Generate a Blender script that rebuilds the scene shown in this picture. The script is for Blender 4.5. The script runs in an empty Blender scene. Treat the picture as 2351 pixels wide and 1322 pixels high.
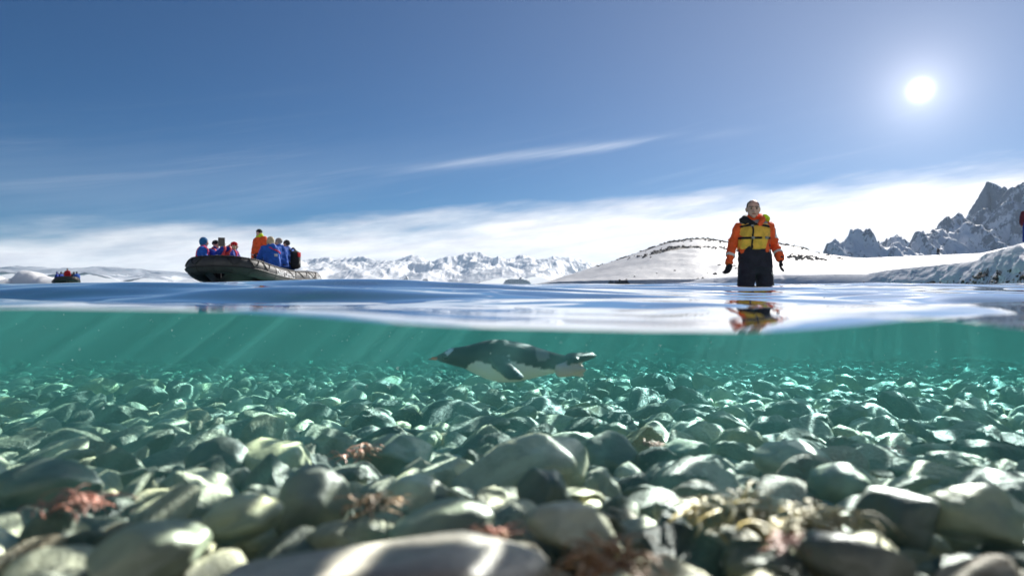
import bpy, bmesh, math, random
import numpy as np
from mathutils import Vector, Matrix, Euler

S = bpy.context.scene
COL = S.collection
PI = math.pi
rad = math.radians

# ------------------------------------------------------------------ camera
F = 1531.0                # focal length in photograph pixels
CX, HORIZON, CAMZ = 1175.5, 655.0, 0.03
cam_data = bpy.data.cameras.new('camera')
cam = bpy.data.objects.new('camera', cam_data)
COL.objects.link(cam)
S.camera = cam
cam_data.sensor_width = 36.0
cam_data.lens = 36.0 * F / 2351.0
cam_data.clip_start = 0.01
cam_data.clip_end = 60000.0
cam.location = (0, 0, CAMZ)
cam.rotation_euler = (rad(90) - math.atan((661.0 - HORIZON) / F), 0, 0)
cam_data.dof.use_dof = True
cam_data.dof.focus_distance = 3.3
cam_data.dof.aperture_fstop = cam_data.lens * 0.001 / 0.0054   # entrance pupil of 5.4 mm

# ------------------------------------------------------------------ sky, sun, exposure
SUN_EL, SUN_AZ = rad(32.0), rad(31.4)          # the glare round the disc sits a little lower, as in the photograph
SUN_DIR = Vector((math.sin(SUN_AZ) * math.cos(SUN_EL), math.cos(SUN_AZ) * math.cos(SUN_EL), math.sin(SUN_EL)))
SKY_STRENGTH = 0.10

def P(px, py, Y):
    """the point at depth Y that the photograph shows at (px, py)"""
    return Vector(((px - CX) / F * Y, Y, CAMZ + (HORIZON - py) / F * Y))

class Nodes:
    """small helper: builds node trees from expressions"""
    def __init__(self, tree):
        self.t = tree
    def new(self, kind, **kw):
        n = self.t.nodes.new(kind)
        for k, v in kw.items():
            setattr(n, k, v)
        return n
    def put(self, sock, v):
        if isinstance(v, bpy.types.NodeSocket):
            self.t.links.new(v, sock)
        elif v is not None:
            sock.default_value = v
    def m(self, op, a, b=None, c=None, clamp=False):
        n = self.new('ShaderNodeMath', operation=op, use_clamp=clamp)
        self.put(n.inputs[0], a); self.put(n.inputs[1], b)
        if c is not None: self.put(n.inputs[2], c)
        return n.outputs[0]
    def add(self, a, b): return self.m('ADD', a, b)
    def sub(self, a, b): return self.m('SUBTRACT', a, b)
    def mul(self, a, b): return self.m('MULTIPLY', a, b)
    def div(self, a, b): return self.m('DIVIDE', a, b)
    def step(self, x, lo, hi, o0=0.0, o1=1.0):
        n = self.new('ShaderNodeMapRange', interpolation_type='SMOOTHSTEP')
        self.put(n.inputs[0], x)
        for i, v in enumerate((lo, hi, o0, o1)): self.put(n.inputs[1 + i], v)
        return n.outputs[0]
    def xyz(self, v):
        n = self.new('ShaderNodeSeparateXYZ'); self.put(n.inputs[0], v); return n.outputs
    def vec(self, x, y, z):
        n = self.new('ShaderNodeCombineXYZ')
        for i, v in enumerate((x, y, z)): self.put(n.inputs[i], v)
        return n.outputs[0]
    def noise(self, v, scale=1.0, detail=4.0, rough=0.5, dist=0.0, color=False):
        n = self.new('ShaderNodeTexNoise')
        self.put(n.inputs['Vector'], v); self.put(n.inputs['Scale'], scale)
        n.inputs['Detail'].default_value = detail; n.inputs['Roughness'].default_value = rough
        n.inputs['Distortion'].default_value = dist
        return n.outputs['Color' if color else 'Fac']
    def vmul(self, v, s):
        n = self.new('ShaderNodeVectorMath', operation='MULTIPLY'); self.put(n.inputs[0], v)
        self.put(n.inputs[1], s); return n.outputs[0]
    def vadd(self, v, s):
        n = self.new('ShaderNodeVectorMath', operation='ADD'); self.put(n.inputs[0], v)
        self.put(n.inputs[1], s); return n.outputs[0]
    def mix(self, f, a, b, blend='MIX'):
        n = self.new('ShaderNodeMix', data_type='RGBA', blend_type=blend)
        n.clamp_factor = True
        self.put(n.inputs['Factor'], f)
        self.put(n.inputs[6], a if isinstance(a, bpy.types.NodeSocket) else tuple(a) + (1,) * (4 - len(a)))
        self.put(n.inputs[7], b if isinstance(b, bpy.types.NodeSocket) else tuple(b) + (1,) * (4 - len(b)))
        return n.outputs[2]

world = bpy.data.worlds.new('World')
S.world = world
world.use_nodes = True
w = Nodes(world.node_tree)
bg = world.node_tree.nodes['Background']
sky = w.new('ShaderNodeTexSky', sky_type='NISHITA', sun_disc=False)
sky.sun_elevation = SUN_EL
sky.sun_rotation = SUN_AZ
sky.air_density = 0.8
sky.dust_density = 0.0
sky.ozone_density = 4.0
sky.altitude = 0
dirv = w.new('ShaderNodeTexCoord').outputs['Generated']
dx, dy, dz = w.xyz(dirv)
el = w.mul(w.m('ARCSINE', dz), 180 / PI)
horiz = w.m('SQRT', w.add(w.mul(dx, dx), w.mul(dy, dy)))
sin_az = w.div(dx, w.m('MAXIMUM', horiz, 0.001))
# low cloud bank all round the horizon, higher towards the sun
pv = w.vec(w.mul(dx, 2.6), w.mul(dy, 2.6), w.mul(w.sub(dz, w.mul(dx, 0.10)), 15.0))
n_soft = w.noise(pv, 1.6, 5.0, 0.55)
n_fine = w.noise(pv, 4.5, 6.0, 0.62)
top = w.add(w.add(5.7, w.mul(sin_az, 3.9)), w.mul(w.sub(n_soft, 0.5), 6.0))
bank = w.step(w.sub(top, el), -1.5, 1.7)
# thin slanting cirrus
pc = w.vec(w.mul(dx, 2.0), w.mul(dy, 2.0), w.mul(w.sub(dz, w.mul(dx, 0.21)), 30.0))
n_cir = w.noise(pc, 1.15, 6.0, 0.6, 0.3)
cir = w.mul(w.step(n_cir, 0.50, 0.80), w.mul(w.step(el, 1.0, 4.0), w.step(el, 17.0, 8.0)))
cir2 = w.mul(w.step(w.noise(w.vadd(pc, (3.7, 1.1, 5.0)), 0.55, 5.0, 0.6), 0.42, 0.75), w.step(el, 15.0, 4.0))
veil = w.m('MULTIPLY', cir2, 0.10)
# the air whitens towards the sun and the horizon
dot = w.new('ShaderNodeVectorMath', operation='DOT_PRODUCT')
w.put(dot.inputs[0], dirv); dot.inputs[1].default_value = (P(2112, 208, 1e4) - Vector((0, 0, CAMZ))).normalized()
ang = w.mul(w.m('ARCCOSINE', w.m('MINIMUM', dot.outputs['Value'], 1.0)), 180 / PI)
def expo(a, s, k):
    return w.mul(w.m('EXPONENT', w.mul(a, -1.0 / s)), k)
g2 = w.mul(ang, ang)
inv = 1.0 / SKY_STRENGTH
blue = w.mix(1.0, sky.outputs[0], (0.04, 0.27, 0.43), 'MULTIPLY')
c0 = w.mix(veil, blue, (0.80 * inv, 0.86 * inv, 0.95 * inv))
tu = w.div(dx, w.m('MAXIMUM', dy, 0.05)); tv = w.div(dz, w.m('MAXIMUM', dy, 0.05))
off_ = w.div(w.sub(w.sub(tv, 0.1905), w.add(w.mul(tu, 0.118), w.mul(w.sub(w.noise(pc, 0.8, 4.0), 0.5), 0.016))), 0.0065)
wisp = w.mul(w.m('EXPONENT', w.mul(w.mul(off_, off_), -1.0)), w.mul(w.step(tu, -0.26, -0.02), w.step(tu, 0.40, 0.10)))
wisp = w.mul(w.mul(wisp, w.step(n_cir, 0.30, 0.62)), w.step(dy, 0.1, 0.3))
c1 = w.mix(w.m('MINIMUM', w.add(w.mul(cir, 0.10), w.mul(wisp, 0.30)), 1.0), c0, (0.92 * inv, 0.94 * inv, 0.98 * inv))
shade = w.mix(w.step(n_fine, 0.2, 0.8), (0.66 * inv, 0.65 * inv, 0.69 * inv), (0.98 * inv, 0.97 * inv, 0.96 * inv))
c2 = w.mix(w.mul(bank, 0.96), c1, shade)
glow = w.add(w.add(expo(g2, 0.26, 3.0 * inv), expo(ang, 1.7, 0.62 * inv)), expo(ang, 20.0, 0.30 * inv))
gl = w.new('ShaderNodeVectorMath', operation='SCALE'); gl.inputs[0].default_value = (1.0, 0.96, 0.94); w.put(gl.inputs['Scale'], glow)
c3 = w.new('ShaderNodeVectorMath', operation='ADD'); w.put(c3.inputs[0], c2); w.put(c3.inputs[1], gl.outputs[0])
w.put(bg.inputs[0], c3.outputs[0])
bg.inputs[1].default_value = SKY_STRENGTH

sun_data = bpy.data.lights.new('sun', 'SUN')
sun_data.energy = 5.0
sun_data.angle = rad(0.5)
sun_data.color = (1.0, 0.95, 0.88)
sun = bpy.data.objects.new('sun', sun_data)
COL.objects.link(sun)
sun.rotation_euler = SUN_DIR.to_track_quat('Z', 'Y').to_euler()

S.view_settings.view_transform = 'Standard'
S.view_settings.look = 'None'
S.view_settings.exposure = 0.30
S.view_settings.gamma = 1.0
S.view_settings.use_curve_mapping = False
S.cycles.use_denoising = True
S.cycles.use_adaptive_sampling = False
S.cycles.max_bounces = 10
S.cycles.volume_bounces = 3
S.cycles.transparent_max_bounces = 12
S.cycles.caustics_reflective = False
S.cycles.caustics_refractive = False
S.cycles.sample_clamp_indirect = 6.0

# ------------------------------------------------------------------ helpers
rng = np.random.default_rng(11)

def tag(o, label=None, cat=None, group=None, kind=None):
    if label: o['label'] = label
    if cat: o['category'] = cat
    if group: o['group'] = group
    if kind: o['kind'] = kind
    return o

def empty(name, loc=(0, 0, 0), rz=0.0, parent=None):
    o = bpy.data.objects.new(name, None)
    o.empty_display_size = 0.1
    o.location = loc; o.rotation_euler = (0, 0, rz)
    COL.objects.link(o)
    if parent is not None: o.parent = parent
    return o

def link(name, me, parent=None, loc=None):
    o = bpy.data.objects.new(name, me)
    COL.objects.link(o)
    if parent is not None: o.parent = parent
    if loc is not None: o.location = loc
    return o

def mesh_np(name, V, faces, mats, smooth=True, mat_idx=None):
    """mesh from arrays; faces: (n,3) or (n,4) array"""
    me = bpy.data.meshes.new(name)
    V = np.asarray(V, dtype=np.float32); Fc = np.asarray(faces, dtype=np.int32)
    k = Fc.shape[1]
    me.vertices.add(len(V)); me.vertices.foreach_set('co', V.ravel())
    me.loops.add(Fc.size); me.loops.foreach_set('vertex_index', Fc.ravel())
    me.polygons.add(len(Fc)); me.polygons.foreach_set('loop_start', np.arange(len(Fc), dtype=np.int32) * k)
    me.update(calc_edges=True)
    me.validate()
    for m in (mats if isinstance(mats, (list, tuple)) else [mats]): me.materials.append(m)
    me.polygons.foreach_set('use_smooth', np.full(len(me.polygons), smooth))
    if mat_idx is not None: me.polygons.foreach_set('material_index', np.asarray(mat_idx, dtype=np.int32))
    me.update()
    return me

def grid_faces(nr, nc):
    I = np.arange(nr * nc).reshape(nr, nc)
    return np.stack([I[:-1, :-1], I[:-1, 1:], I[1:, 1:], I[1:, :-1]], -1).reshape(-1, 4)

def vnoise(Pt, seed=0):
    """smooth value noise in -1..1 at points (n,3)"""
    Pt = np.asarray(Pt, dtype=np.float64)
    i = np.floor(Pt).astype(np.int64); f = Pt - i
    u = f * f * f * (f * (f * 6 - 15) + 10)
    def h(ix, iy, iz):
        n = (ix * 374761393 + iy * 668265263 + iz * 2147483647 + seed * 1274126177) & 0xFFFFFFFF
        n = ((n ^ (n >> 13)) * 1274126177) & 0xFFFFFFFF
        n = ((n ^ (n >> 16)) * 2246822519) & 0xFFFFFFFF
        return ((n ^ (n >> 15)) & 0xFFFFFF) / float(0xFFFFFF) * 2 - 1
    r = 0
    for a in (0, 1):
        for b in (0, 1):
            for c in (0, 1):
                wgt = (u[..., 0] if a else 1 - u[..., 0]) * (u[..., 1] if b else 1 - u[..., 1]) * (u[..., 2] if c else 1 - u[..., 2])
                r = r + wgt * h(i[..., 0] + a, i[..., 1] + b, i[..., 2] + c)
    return r

def fbm(Pt, octaves=4, seed=0, gain=0.5, ridged=False):
    Pt = np.asarray(Pt, dtype=np.float64)
    s = 0; a = 1.0; tot = 0
    for o in range(octaves):
        v = vnoise(Pt * 2.03 ** o + 17.3 * o, seed + o)
        s = s + a * ((1 - 2 * np.abs(v)) if ridged else v); tot += a; a *= gain
    return s / tot

def smooth01(x, lo, hi):
    t = np.clip((np.asarray(x, dtype=float) - lo) / (hi - lo), 0, 1)
    return t * t * (3 - 2 * t)

def principled(name, color=(0.5, 0.5, 0.5), rough=0.6, **kw):
    m = bpy.data.materials.new(name); m.use_nodes = True
    b = m.node_tree.nodes['Principled BSDF']
    b.inputs['Base Color'].default_value = tuple(color) + (1,)
    b.inputs['Roughness'].default_value = rough
    for k, v in kw.items(): b.inputs[k.replace('_', ' ')].default_value = v
    return m, Nodes(m.node_tree), b

def mottled(name, c1, c2, scale=8.0, rough=0.7, bump=0.0, bscale=None, detail=5.0, lo=0.35, hi=0.65, spec=0.4):
    """two tones of one colour by noise, with fine relief"""
    m, n, b = principled(name, c1, rough)
    tc = n.new('ShaderNodeTexCoord').outputs['Object']
    f = n.step(n.noise(tc, scale, detail, 0.6), lo, hi)
    n.put(b.inputs['Base Color'], n.mix(f, c1, c2))
    b.inputs['Specular IOR Level'].default_value = spec
    if bump:
        bp = n.new('ShaderNodeBump'); bp.inputs['Strength'].default_value = bump
        bp.inputs['Distance'].default_value = 0.02
        n.put(bp.inputs['Height'], n.noise(tc, bscale or scale * 3, 6.0, 0.65))
        n.put(b.inputs['Normal'], bp.outputs[0])
    return m

# ------------------------------------------------------------------ the sea: surface, body of water, bed
Y0 = 0.36                                          # where the water begins in front of the lens
edge_px = np.array([(-4000, 722), (-900, 728), (-400, 716), (0, 711), (300, 714), (500, 717), (700, 729), (900, 746), (1100, 757), (1300, 762),
                    (1500, 767), (1750, 769), (1880, 761), (2000, 750), (2080, 741), (2140, 738), (2210, 743), (2300, 757), (2400, 768), (2700, 760), (3300, 735), (6000, 740)], float)

def wave_z(X, Y):
    X = np.asarray(X, float); Y = np.asarray(Y, float)
    ez = CAMZ - (np.interp(X / Y0 * F + CX, edge_px[:, 0], edge_px[:, 1]) - HORIZON) / F * Y0
    near = np.exp(-((Y - Y0) / 0.42) ** 2)
    z = ez * near
    # swell in front of the boats, its near face turned to the lens
    def ridge(x0, y0, sx, sy, amp, slope=0.0):
        u = X - x0; v = Y - y0 - slope * u
        return amp * np.exp(-(u / sx) ** 2 - (v / sy) ** 2)
    vv = Y - 2.1 - 0.06 * (X + 0.55)
    z = z + 0.038 * np.exp(-((X + 0.68) / 1.0) ** 2 - (vv / np.where(vv < 0, 0.48, 0.60)) ** 2) - ridge(-0.6, 1.45, 1.2, 0.36, 0.010)
    z = z + ridge(-4.6, 5.2, 2.2, 1.1, 0.030) + ridge(1.9, 3.4, 1.0, 0.45, 0.022, -0.08) + ridge(4.5, 6.5, 2.2, 0.8, 0.026)
    z = z + ridge(0.5, 4.6, 1.4, 0.5, 0.018, 0.05) - ridge(1.4, 2.3, 1.0, 0.40, 0.008)
    r = np.random.default_rng(5)
    spacing = 0.010 * Y
    for i in range(50):
        lam = 0.11 * 1.085 ** i
        a = PI / 2 + r.normal(0, 0.30)
        k = 2 * PI / lam
        A = (0.015 if lam < 0.3 else 0.027) * lam / (2 * PI) * r.uniform(0.5, 1.4)
        fade = np.clip((lam / np.maximum(spacing, 1e-4) - 4) / 4, 0, 1) * np.clip((Y - Y0) / 0.9 + 0.10, 0, 1)
        if lam > 1.0: fade = fade * np.clip((Y - 2.6 * lam) / (2 * lam), 0, 1)
        ph = k * (X * math.cos(a) + Y * math.sin(a)) + r.uniform(0, 7)
        ph = ph + 0.8 * np.sin(0.37 * k * (X * math.cos(a + 0.9) + Y * math.sin(a + 0.9)))
        z = z + A * fade * np.sin(ph)
    return z

NR, NC = 760, 560
ys = Y0 * np.exp(np.linspace(0, 1, NR) ** 1.25 * math.log(24000 / Y0))
th = np.linspace(-1.12, 1.12, NC)
GY, GT = np.meshgrid(ys, th, indexing='ij')
GX = np.tan(GT) * (GY + 1.6)
GZ = wave_z(GX, GY)

def sea_material():
    m = bpy.data.materials.new('sea_surface'); m.use_nodes = True
    t = m.node_tree; t.nodes.clear(); n = Nodes(t)
    out = n.new('ShaderNodeOutputMaterial')
    geo = n.new('ShaderNodeNewGeometry')
    d = n.new('ShaderNodeVectorMath', operation='DOT_PRODUCT')
    n.put(d.inputs[0], geo.outputs['Normal']); n.put(d.inputs[1], geo.outputs['Incoming'])
    c = n.m('ABSOLUTE', d.outputs['Value'])
    fr = n.add(0.02, n.mul(n.m('EXPONENT', n.mul(n.m('POWER', n.div(c, 0.36), 2.0), -1.0)), 0.97))    # mirror-like at a grazing view, clear from above
    gl = n.new('ShaderNodeBsdfGlossy'); gl.inputs['Roughness'].default_value = 0.02
    gl.inputs['Color'].default_value = (0.97, 0.98, 1.0, 1)
    tr = n.new('ShaderNodeBsdfTransparent')
    # caustic threads painted into the transparent colour, standing in for light focused by ripples
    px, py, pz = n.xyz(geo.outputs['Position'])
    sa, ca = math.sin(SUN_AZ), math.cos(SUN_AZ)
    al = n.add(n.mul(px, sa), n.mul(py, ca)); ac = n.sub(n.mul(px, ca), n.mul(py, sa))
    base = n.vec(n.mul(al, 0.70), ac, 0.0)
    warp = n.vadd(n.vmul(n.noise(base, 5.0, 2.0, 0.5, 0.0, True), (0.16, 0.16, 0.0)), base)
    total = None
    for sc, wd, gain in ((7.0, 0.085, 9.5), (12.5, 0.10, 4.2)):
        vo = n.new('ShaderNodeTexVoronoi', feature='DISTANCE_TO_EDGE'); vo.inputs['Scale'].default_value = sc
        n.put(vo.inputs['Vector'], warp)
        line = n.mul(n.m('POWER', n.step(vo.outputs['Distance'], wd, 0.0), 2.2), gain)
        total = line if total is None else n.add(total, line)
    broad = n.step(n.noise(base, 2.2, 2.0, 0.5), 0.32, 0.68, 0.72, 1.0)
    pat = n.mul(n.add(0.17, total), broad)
    soft = n.step(c, 0.31, 0.47)                       # painted threads fade to an even tone at grazing angles
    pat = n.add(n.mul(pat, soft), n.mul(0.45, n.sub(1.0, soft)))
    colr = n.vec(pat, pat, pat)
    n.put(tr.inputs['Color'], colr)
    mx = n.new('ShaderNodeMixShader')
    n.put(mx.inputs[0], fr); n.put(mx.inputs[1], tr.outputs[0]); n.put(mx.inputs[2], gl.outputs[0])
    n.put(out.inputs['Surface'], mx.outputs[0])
    return m

sea = link('sea', mesh_np('sea', np.stack([GX, GY, GZ], -1).reshape(-1, 3), grid_faces(NR, NC), sea_material()))
tag(sea, 'calm rippled sea surface reflecting sky and snow', kind='structure')

def water_body():
    m = bpy.data.materials.new('sea_water'); m.use_nodes = True
    t = m.node_tree; t.nodes.clear(); n = Nodes(t)
    out = n.new('ShaderNodeOutputMaterial')
    sc = n.new('ShaderNodeVolumeScatter'); sc.inputs['Color'].default_value = (0.36, 1.0, 0.95, 1)
    sc.inputs['Density'].default_value = 0.072; sc.inputs['Anisotropy'].default_value = 0.0
    ab = n.new('ShaderNodeVolumeAbsorption'); ab.inputs['Color'].default_value = (0.0, 0.50, 0.49, 1)
    ab.inputs['Density'].default_value = 0.60
    ad = n.new('ShaderNodeAddShader'); n.put(ad.inputs[0], sc.outputs[0]); n.put(ad.inputs[1], ab.outputs[0])
    n.put(out.inputs['Volume'], ad.outputs[0])
    ri = np.r_[0:NR:2, NR - 1] if (NR - 1) % 2 else np.r_[0:NR:2]
    ci = np.r_[0:NC:2, NC - 1] if (NC - 1) % 2 else np.r_[0:NC:2]
    top = np.stack([GX, GY, GZ - 0.0015], -1)[np.ix_(ri, ci)]
    nr, nc = top.shape[:2]
    V = top.reshape(-1, 3)
    per = np.concatenate([np.arange(nc), np.arange(1, nr) * nc + nc - 1, (nr - 1) * nc + np.arange(nc - 2, -1, -1), np.arange(nr - 2, 0, -1) * nc])
    low = V[per].copy(); low[:, 2] = -30.0
    fq = grid_faces(nr, nc).tolist()
    o = len(V); k = len(per)
    for i in range(k):
        j = (i + 1) % k
        fq.append([per[j], per[i], o + i, o + j])
    fq.append([o + i for i in range(k)][::-1])
    me = bpy.data.meshes.new('water')
    me.from_pydata(np.concatenate([V, low]).tolist(), [], fq)
    me.materials.append(m)
    return tag(link('water', me), 'clear teal sea water above the stony bed', 'water', kind='stuff')
water_body()

def bed_z(y):
    return np.interp(y, [0.25, 0.45, 0.6, 0.8, 1.2, 2.0, 3.0, 4.0, 6.0, 9.0, 20.0, 60.0, 200.0], [-0.155, -0.17, -0.192, -0.225, -0.285, -0.365, -0.455, -0.57, -0.74, -0.66, -0.9, -1.6, -6.0])

def hit_bed(px, py, up=0.0):
    y = 0.38
    while y < 30:
        if CAMZ + (HORIZON - py) / F * y <= bed_z(y) + up: break
        y *= 1.004
    return Vector(((px - CX) / F * y, y, float(bed_z(y))))

m_bed = mottled('seabed_gravel', (0.26, 0.255, 0.21), (0.10, 0.10, 0.085), 30.0, 0.8, 0.8, 60.0)
by = 0.25 * np.exp(np.linspace(0, 1, 150) * math.log(20000 / 0.25)); bx = np.linspace(-1.12, 1.12, 160)
BY, BT = np.meshgrid(by, bx, indexing='ij'); BX = np.tan(BT) * (BY + 1.6)
BZ = bed_z(BY) + 0.012 * fbm(np.stack([BX * 5, BY * 5, BY * 0], -1), 3, 3) - 0.03
seabed = link('seabed', mesh_np('seabed', np.stack([BX, BY, BZ], -1).reshape(-1, 3), grid_faces(150, 160), m_bed))
tag(seabed, 'stony seabed of grey and green cobbles under clear water', kind='structure')

# ---- stones
def ico(sub):
    bm = bmesh.new(); bmesh.ops.create_icosphere(bm, subdivisions=sub, radius=1.0)
    V = np.array([v.co[:] for v in bm.verts]); Fc = np.array([[v.index for v in f.verts] for f in bm.faces]); bm.free()
    return V, Fc
ICO = {s: ico(s) for s in (1, 2, 3, 4, 5)}

def stone_shape(sub, seed, cuts=5, rough=0.16, depth=0.62):
    V, Fc = ICO[sub]; r = np.random.default_rng(seed)
    Q = V * (1 + 0.30 * fbm(V * 1.0 + seed * 3.1, 3, seed)[:, None])
    for _ in range(cuts):
        d = r.normal(size=3); d /= np.linalg.norm(d); lim = r.uniform(depth - 0.14, 0.92)
        over = np.maximum(Q @ d - lim, 0)
        Q = Q - 0.92 * over[:, None] * d
    Q = Q + V * (rough * 0.25 * fbm(V * 3.0 + seed, 3, seed + 9))[:, None]
    return Q, Fc

def stone_material(name, from_attr):
    m, n, b = principled(name, (0.3, 0.3, 0.28), 0.55)
    tc = n.new('ShaderNodeTexCoord').outputs['Object']
    if from_attr:
        at = n.new('ShaderNodeAttribute', attribute_name='tint'); rnd = at.outputs['Fac']
        pos = tc; sc = 26.0
    else:
        oi = n.new('ShaderNodeObjectInfo'); rnd = oi.outputs['Random']
        pos = n.vadd(tc, n.vec(n.mul(rnd, 37.0), n.mul(rnd, 91.0), 0.0)); sc = 1.6
    cr = n.new('ShaderNodeValToRGB'); n.put(cr.inputs[0], rnd)
    el_ = cr.color_ramp; el_.interpolation = 'CONSTANT'
    cols = [(0.36, 0.35, 0.28), (0.08, 0.085, 0.07), (0.50, 0.47, 0.36), (0.22, 0.225, 0.18), (0.03, 0.031, 0.03), (0.44, 0.38, 0.24), (0.15, 0.155, 0.13), (0.56, 0.53, 0.44), (0.20, 0.13, 0.075), (0.07, 0.075, 0.065)]
    el_.elements[0].position = 0; el_.elements[0].color = cols[0] + (1,)
    el_.elements[1].position = 0.1; el_.elements[1].color = cols[1] + (1,)
    for i in range(2, 10):
        e = el_.elements.new(i / 10); e.color = cols[i] + (1,)
    mot = n.step(n.noise(pos, sc, 6.0, 0.65, 0.4), 0.3, 0.72)
    col = n.mix(n.mul(mot, 0.65), cr.outputs[0], (0.10, 0.105, 0.075))
    spk = n.step(n.noise(pos, sc * 4.0, 3.0, 0.7), 0.58, 0.70)
    col = n.mix(n.mul(spk, 0.35), col, (0.50, 0.48, 0.42))
    n.put(b.inputs['Base Color'], n.mix(1.0, col, (1.22, 1.25, 1.08) if from_attr else (0.80, 0.82, 0.68), 'MULTIPLY'))
    bp = n.new('ShaderNodeBump'); bp.inputs['Strength'].default_value = 0.7; bp.inputs['Distance'].default_value = 0.010
    n.put(bp.inputs['Height'], n.noise(pos, sc * 5, 5.0, 0.6)); n.put(b.inputs['Normal'], bp.outputs[0])
    return m
m_stone = stone_material('cobble_stone', False)
m_stone_mass = stone_material('cobble_stone_mass', True)

def boulder(px, py, wpx, hpx, dpx, seed, mat, label, rot=0.0, tilt=0.0, cuts=5, up=0.35):
    c = hit_bed(px, py, 0.03)
    s = c.y / F
    sub = 4
    V, Fc = stone_shape(sub, seed, cuts, 0.14)
    R = np.array(Euler((0, tilt, rot)).to_matrix())
    ext = np.abs(V).max(0)
    V = V / ext * np.array([wpx, dpx, hpx]) * s / 2
    V = V @ R.T
    z = CAMZ + (HORIZON - py) / F * c.y
    o = link('boulder', mesh_np('boulder', V, Fc, mat), loc=(c.x, c.y, z))
    tag(o, label, 'boulder', 'large stones on the seabed')
    placed.append((c.x, c.y, 0.42 * max(wpx, dpx) * s))
    return o

placed = []
def banded(name, c1, c2, scale, rot, rough=0.5):
    m, n, b = principled(name, c1, rough)
    tc = n.new('ShaderNodeTexCoord').outputs['Object']
    mp = n.new('ShaderNodeMapping'); n.put(mp.inputs[0], tc); mp.inputs['Rotation'].default_value = rot
    x, y, z = n.xyz(mp.outputs[0])
    f = n.step(n.noise(n.vec(n.mul(x, 0.15), n.mul(y, 0.15), z), scale, 5.0, 0.6, 0.3), 0.38, 0.62)
    g = n.noise(tc, 45.0, 4.0, 0.7)
    n.put(b.inputs['Base Color'], n.mix(n.mul(n.step(g, 0.45, 0.7), 0.4), n.mix(1.0, n.mix(f, c1, c2), (1.0, 1.0, 0.86), 'MULTIPLY'), (0.10, 0.105, 0.08)))
    bp = n.new('ShaderNodeBump'); bp.inputs['Strength'].default_value = 0.4; bp.inputs['Distance'].default_value = 0.01
    n.put(bp.inputs['Height'], n.noise(tc, 30.0, 6.0, 0.65)); n.put(b.inputs['Normal'], bp.outputs[0])
    return m
m_slab = banded('mauve_slab_stone', (0.29, 0.262, 0.25), (0.14, 0.124, 0.12), 30.0, (0.5, 0.3, 0.4))
m_pale = banded('pale_stone', (0.40, 0.385, 0.31), (0.25, 0.245, 0.20), 16.0, (0.2, 0.5, 0.2))
m_cream = banded('cream_stone', (0.50, 0.46, 0.31), (0.36, 0.34, 0.23), 12.0, (0.8, 0.1, 0.0))
m_dark = banded('dark_stone', (0.05, 0.056, 0.05), (0.085, 0.09, 0.08), 18.0, (0.1, 0.9, 0.3))
m_grey = banded('grey_stone', (0.17, 0.18, 0.155), (0.10, 0.11, 0.095), 14.0, (0.4, 0.2, 0.8))
m_green = banded('green_grey_stone', (0.22, 0.25, 0.19), (0.12, 0.145, 0.115), 14.0, (0.3, 0.7, 0.1))
m_brown = banded('brown_stone', (0.16, 0.11, 0.06), (0.07, 0.055, 0.035), 20.0, (0.1, 0.2, 0.6))
m_ochre = banded('ochre_stone', (0.34, 0.33, 0.22), (0.20, 0.21, 0.15), 12.0, (0.7, 0.4, 0.1))

boulder(830, 1345, 880, 210, 420, 101, m_slab, 'broad mauve-grey slab of rock at the bottom edge of the picture', 0.1, -0.06, 6)
boulder(1190, 1085, 350, 165, 240, 102, m_pale, 'large pale sloping boulder in the middle of the foreground stones', 0.2, -0.25, 5)
boulder(728, 1160, 195, 185, 190, 103, m_grey, 'round dark grey boulder beside the cream stone', 0.4, 0.0, 1)
boulder(640, 1060, 200, 140, 180, 104, m_cream, 'cream yellow boulder behind the round grey boulder', 0.0, 0.15, 5)
boulder(505, 1065, 150, 150, 170, 105, m_dark, 'near-black boulder left of the cream boulder', 0.5, 0.1, 3)
boulder(1335, 1225, 260, 125, 170, 106, m_pale, 'oblong banded pale stone right of the mauve slab', -0.2, 0.16, 3)
boulder(1825, 1070, 190, 115, 170, 107, m_pale, 'smooth pale oval stone behind the yellow seaweed', -0.2, 0.2, 2)
boulder(1945, 1112, 170, 100, 150, 108, m_green, 'smooth green-grey oval stone touching the pale oval stone', -0.3, 0.1, 2)
boulder(2225, 1190, 230, 180, 210, 109, m_ochre, 'large ochre-streaked boulder near the right edge', -0.2, 0.2, 4)
boulder(2070, 1190, 170, 140, 170, 110, m_dark, 'dark boulder left of the ochre-streaked boulder', 0.3, 0.0, 4)
boulder(340, 1275, 260, 150, 200, 111, m_green, 'green-grey boulder left of the mauve slab', 0.2, -0.25, 4)
boulder(555, 1195, 190, 120, 150, 112, m_ochre, 'mottled olive stone left of the round grey boulder', 0.3, -0.35, 4)
boulder(1325, 963, 66, 62, 66, 113, m_brown, 'small round brown boulder among pale cobbles below the penguin', 0.0, 0.0, 2)
boulder(915, 1060, 170, 120, 150, 114, m_green, 'dark-based grey boulder left of the large pale sloping boulder', 0.1, 0.05, 3)
boulder(1250, 1140, 130, 130, 130, 115, m_dark, 'dark green-black stone in front of the large pale sloping boulder', 0.1, 0.05, 3)
boulder(1580, 1040, 130, 100, 110, 116, m_green, 'angular pale green stone above the yellow seaweed', 0.5, 0.1, 6)
boulder(1395, 1050, 150, 120, 140, 117, m_grey, 'grey-green boulder right of the large pale sloping boulder', 0.2, 0.2, 3)
boulder(1020, 1205, 250, 110, 160, 118, m_green, 'long grey-green stone behind the mauve slab', 0.1, -0.1, 3)
boulder(1960, 1290, 300, 160, 200, 119, m_dark, 'big black boulder at the bottom right', 0.2, 0.25, 4)
boulder(110, 1120, 230, 130, 180, 120, m_dark, 'low black boulder at the left edge', 0.2, 0.1, 4)
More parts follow.
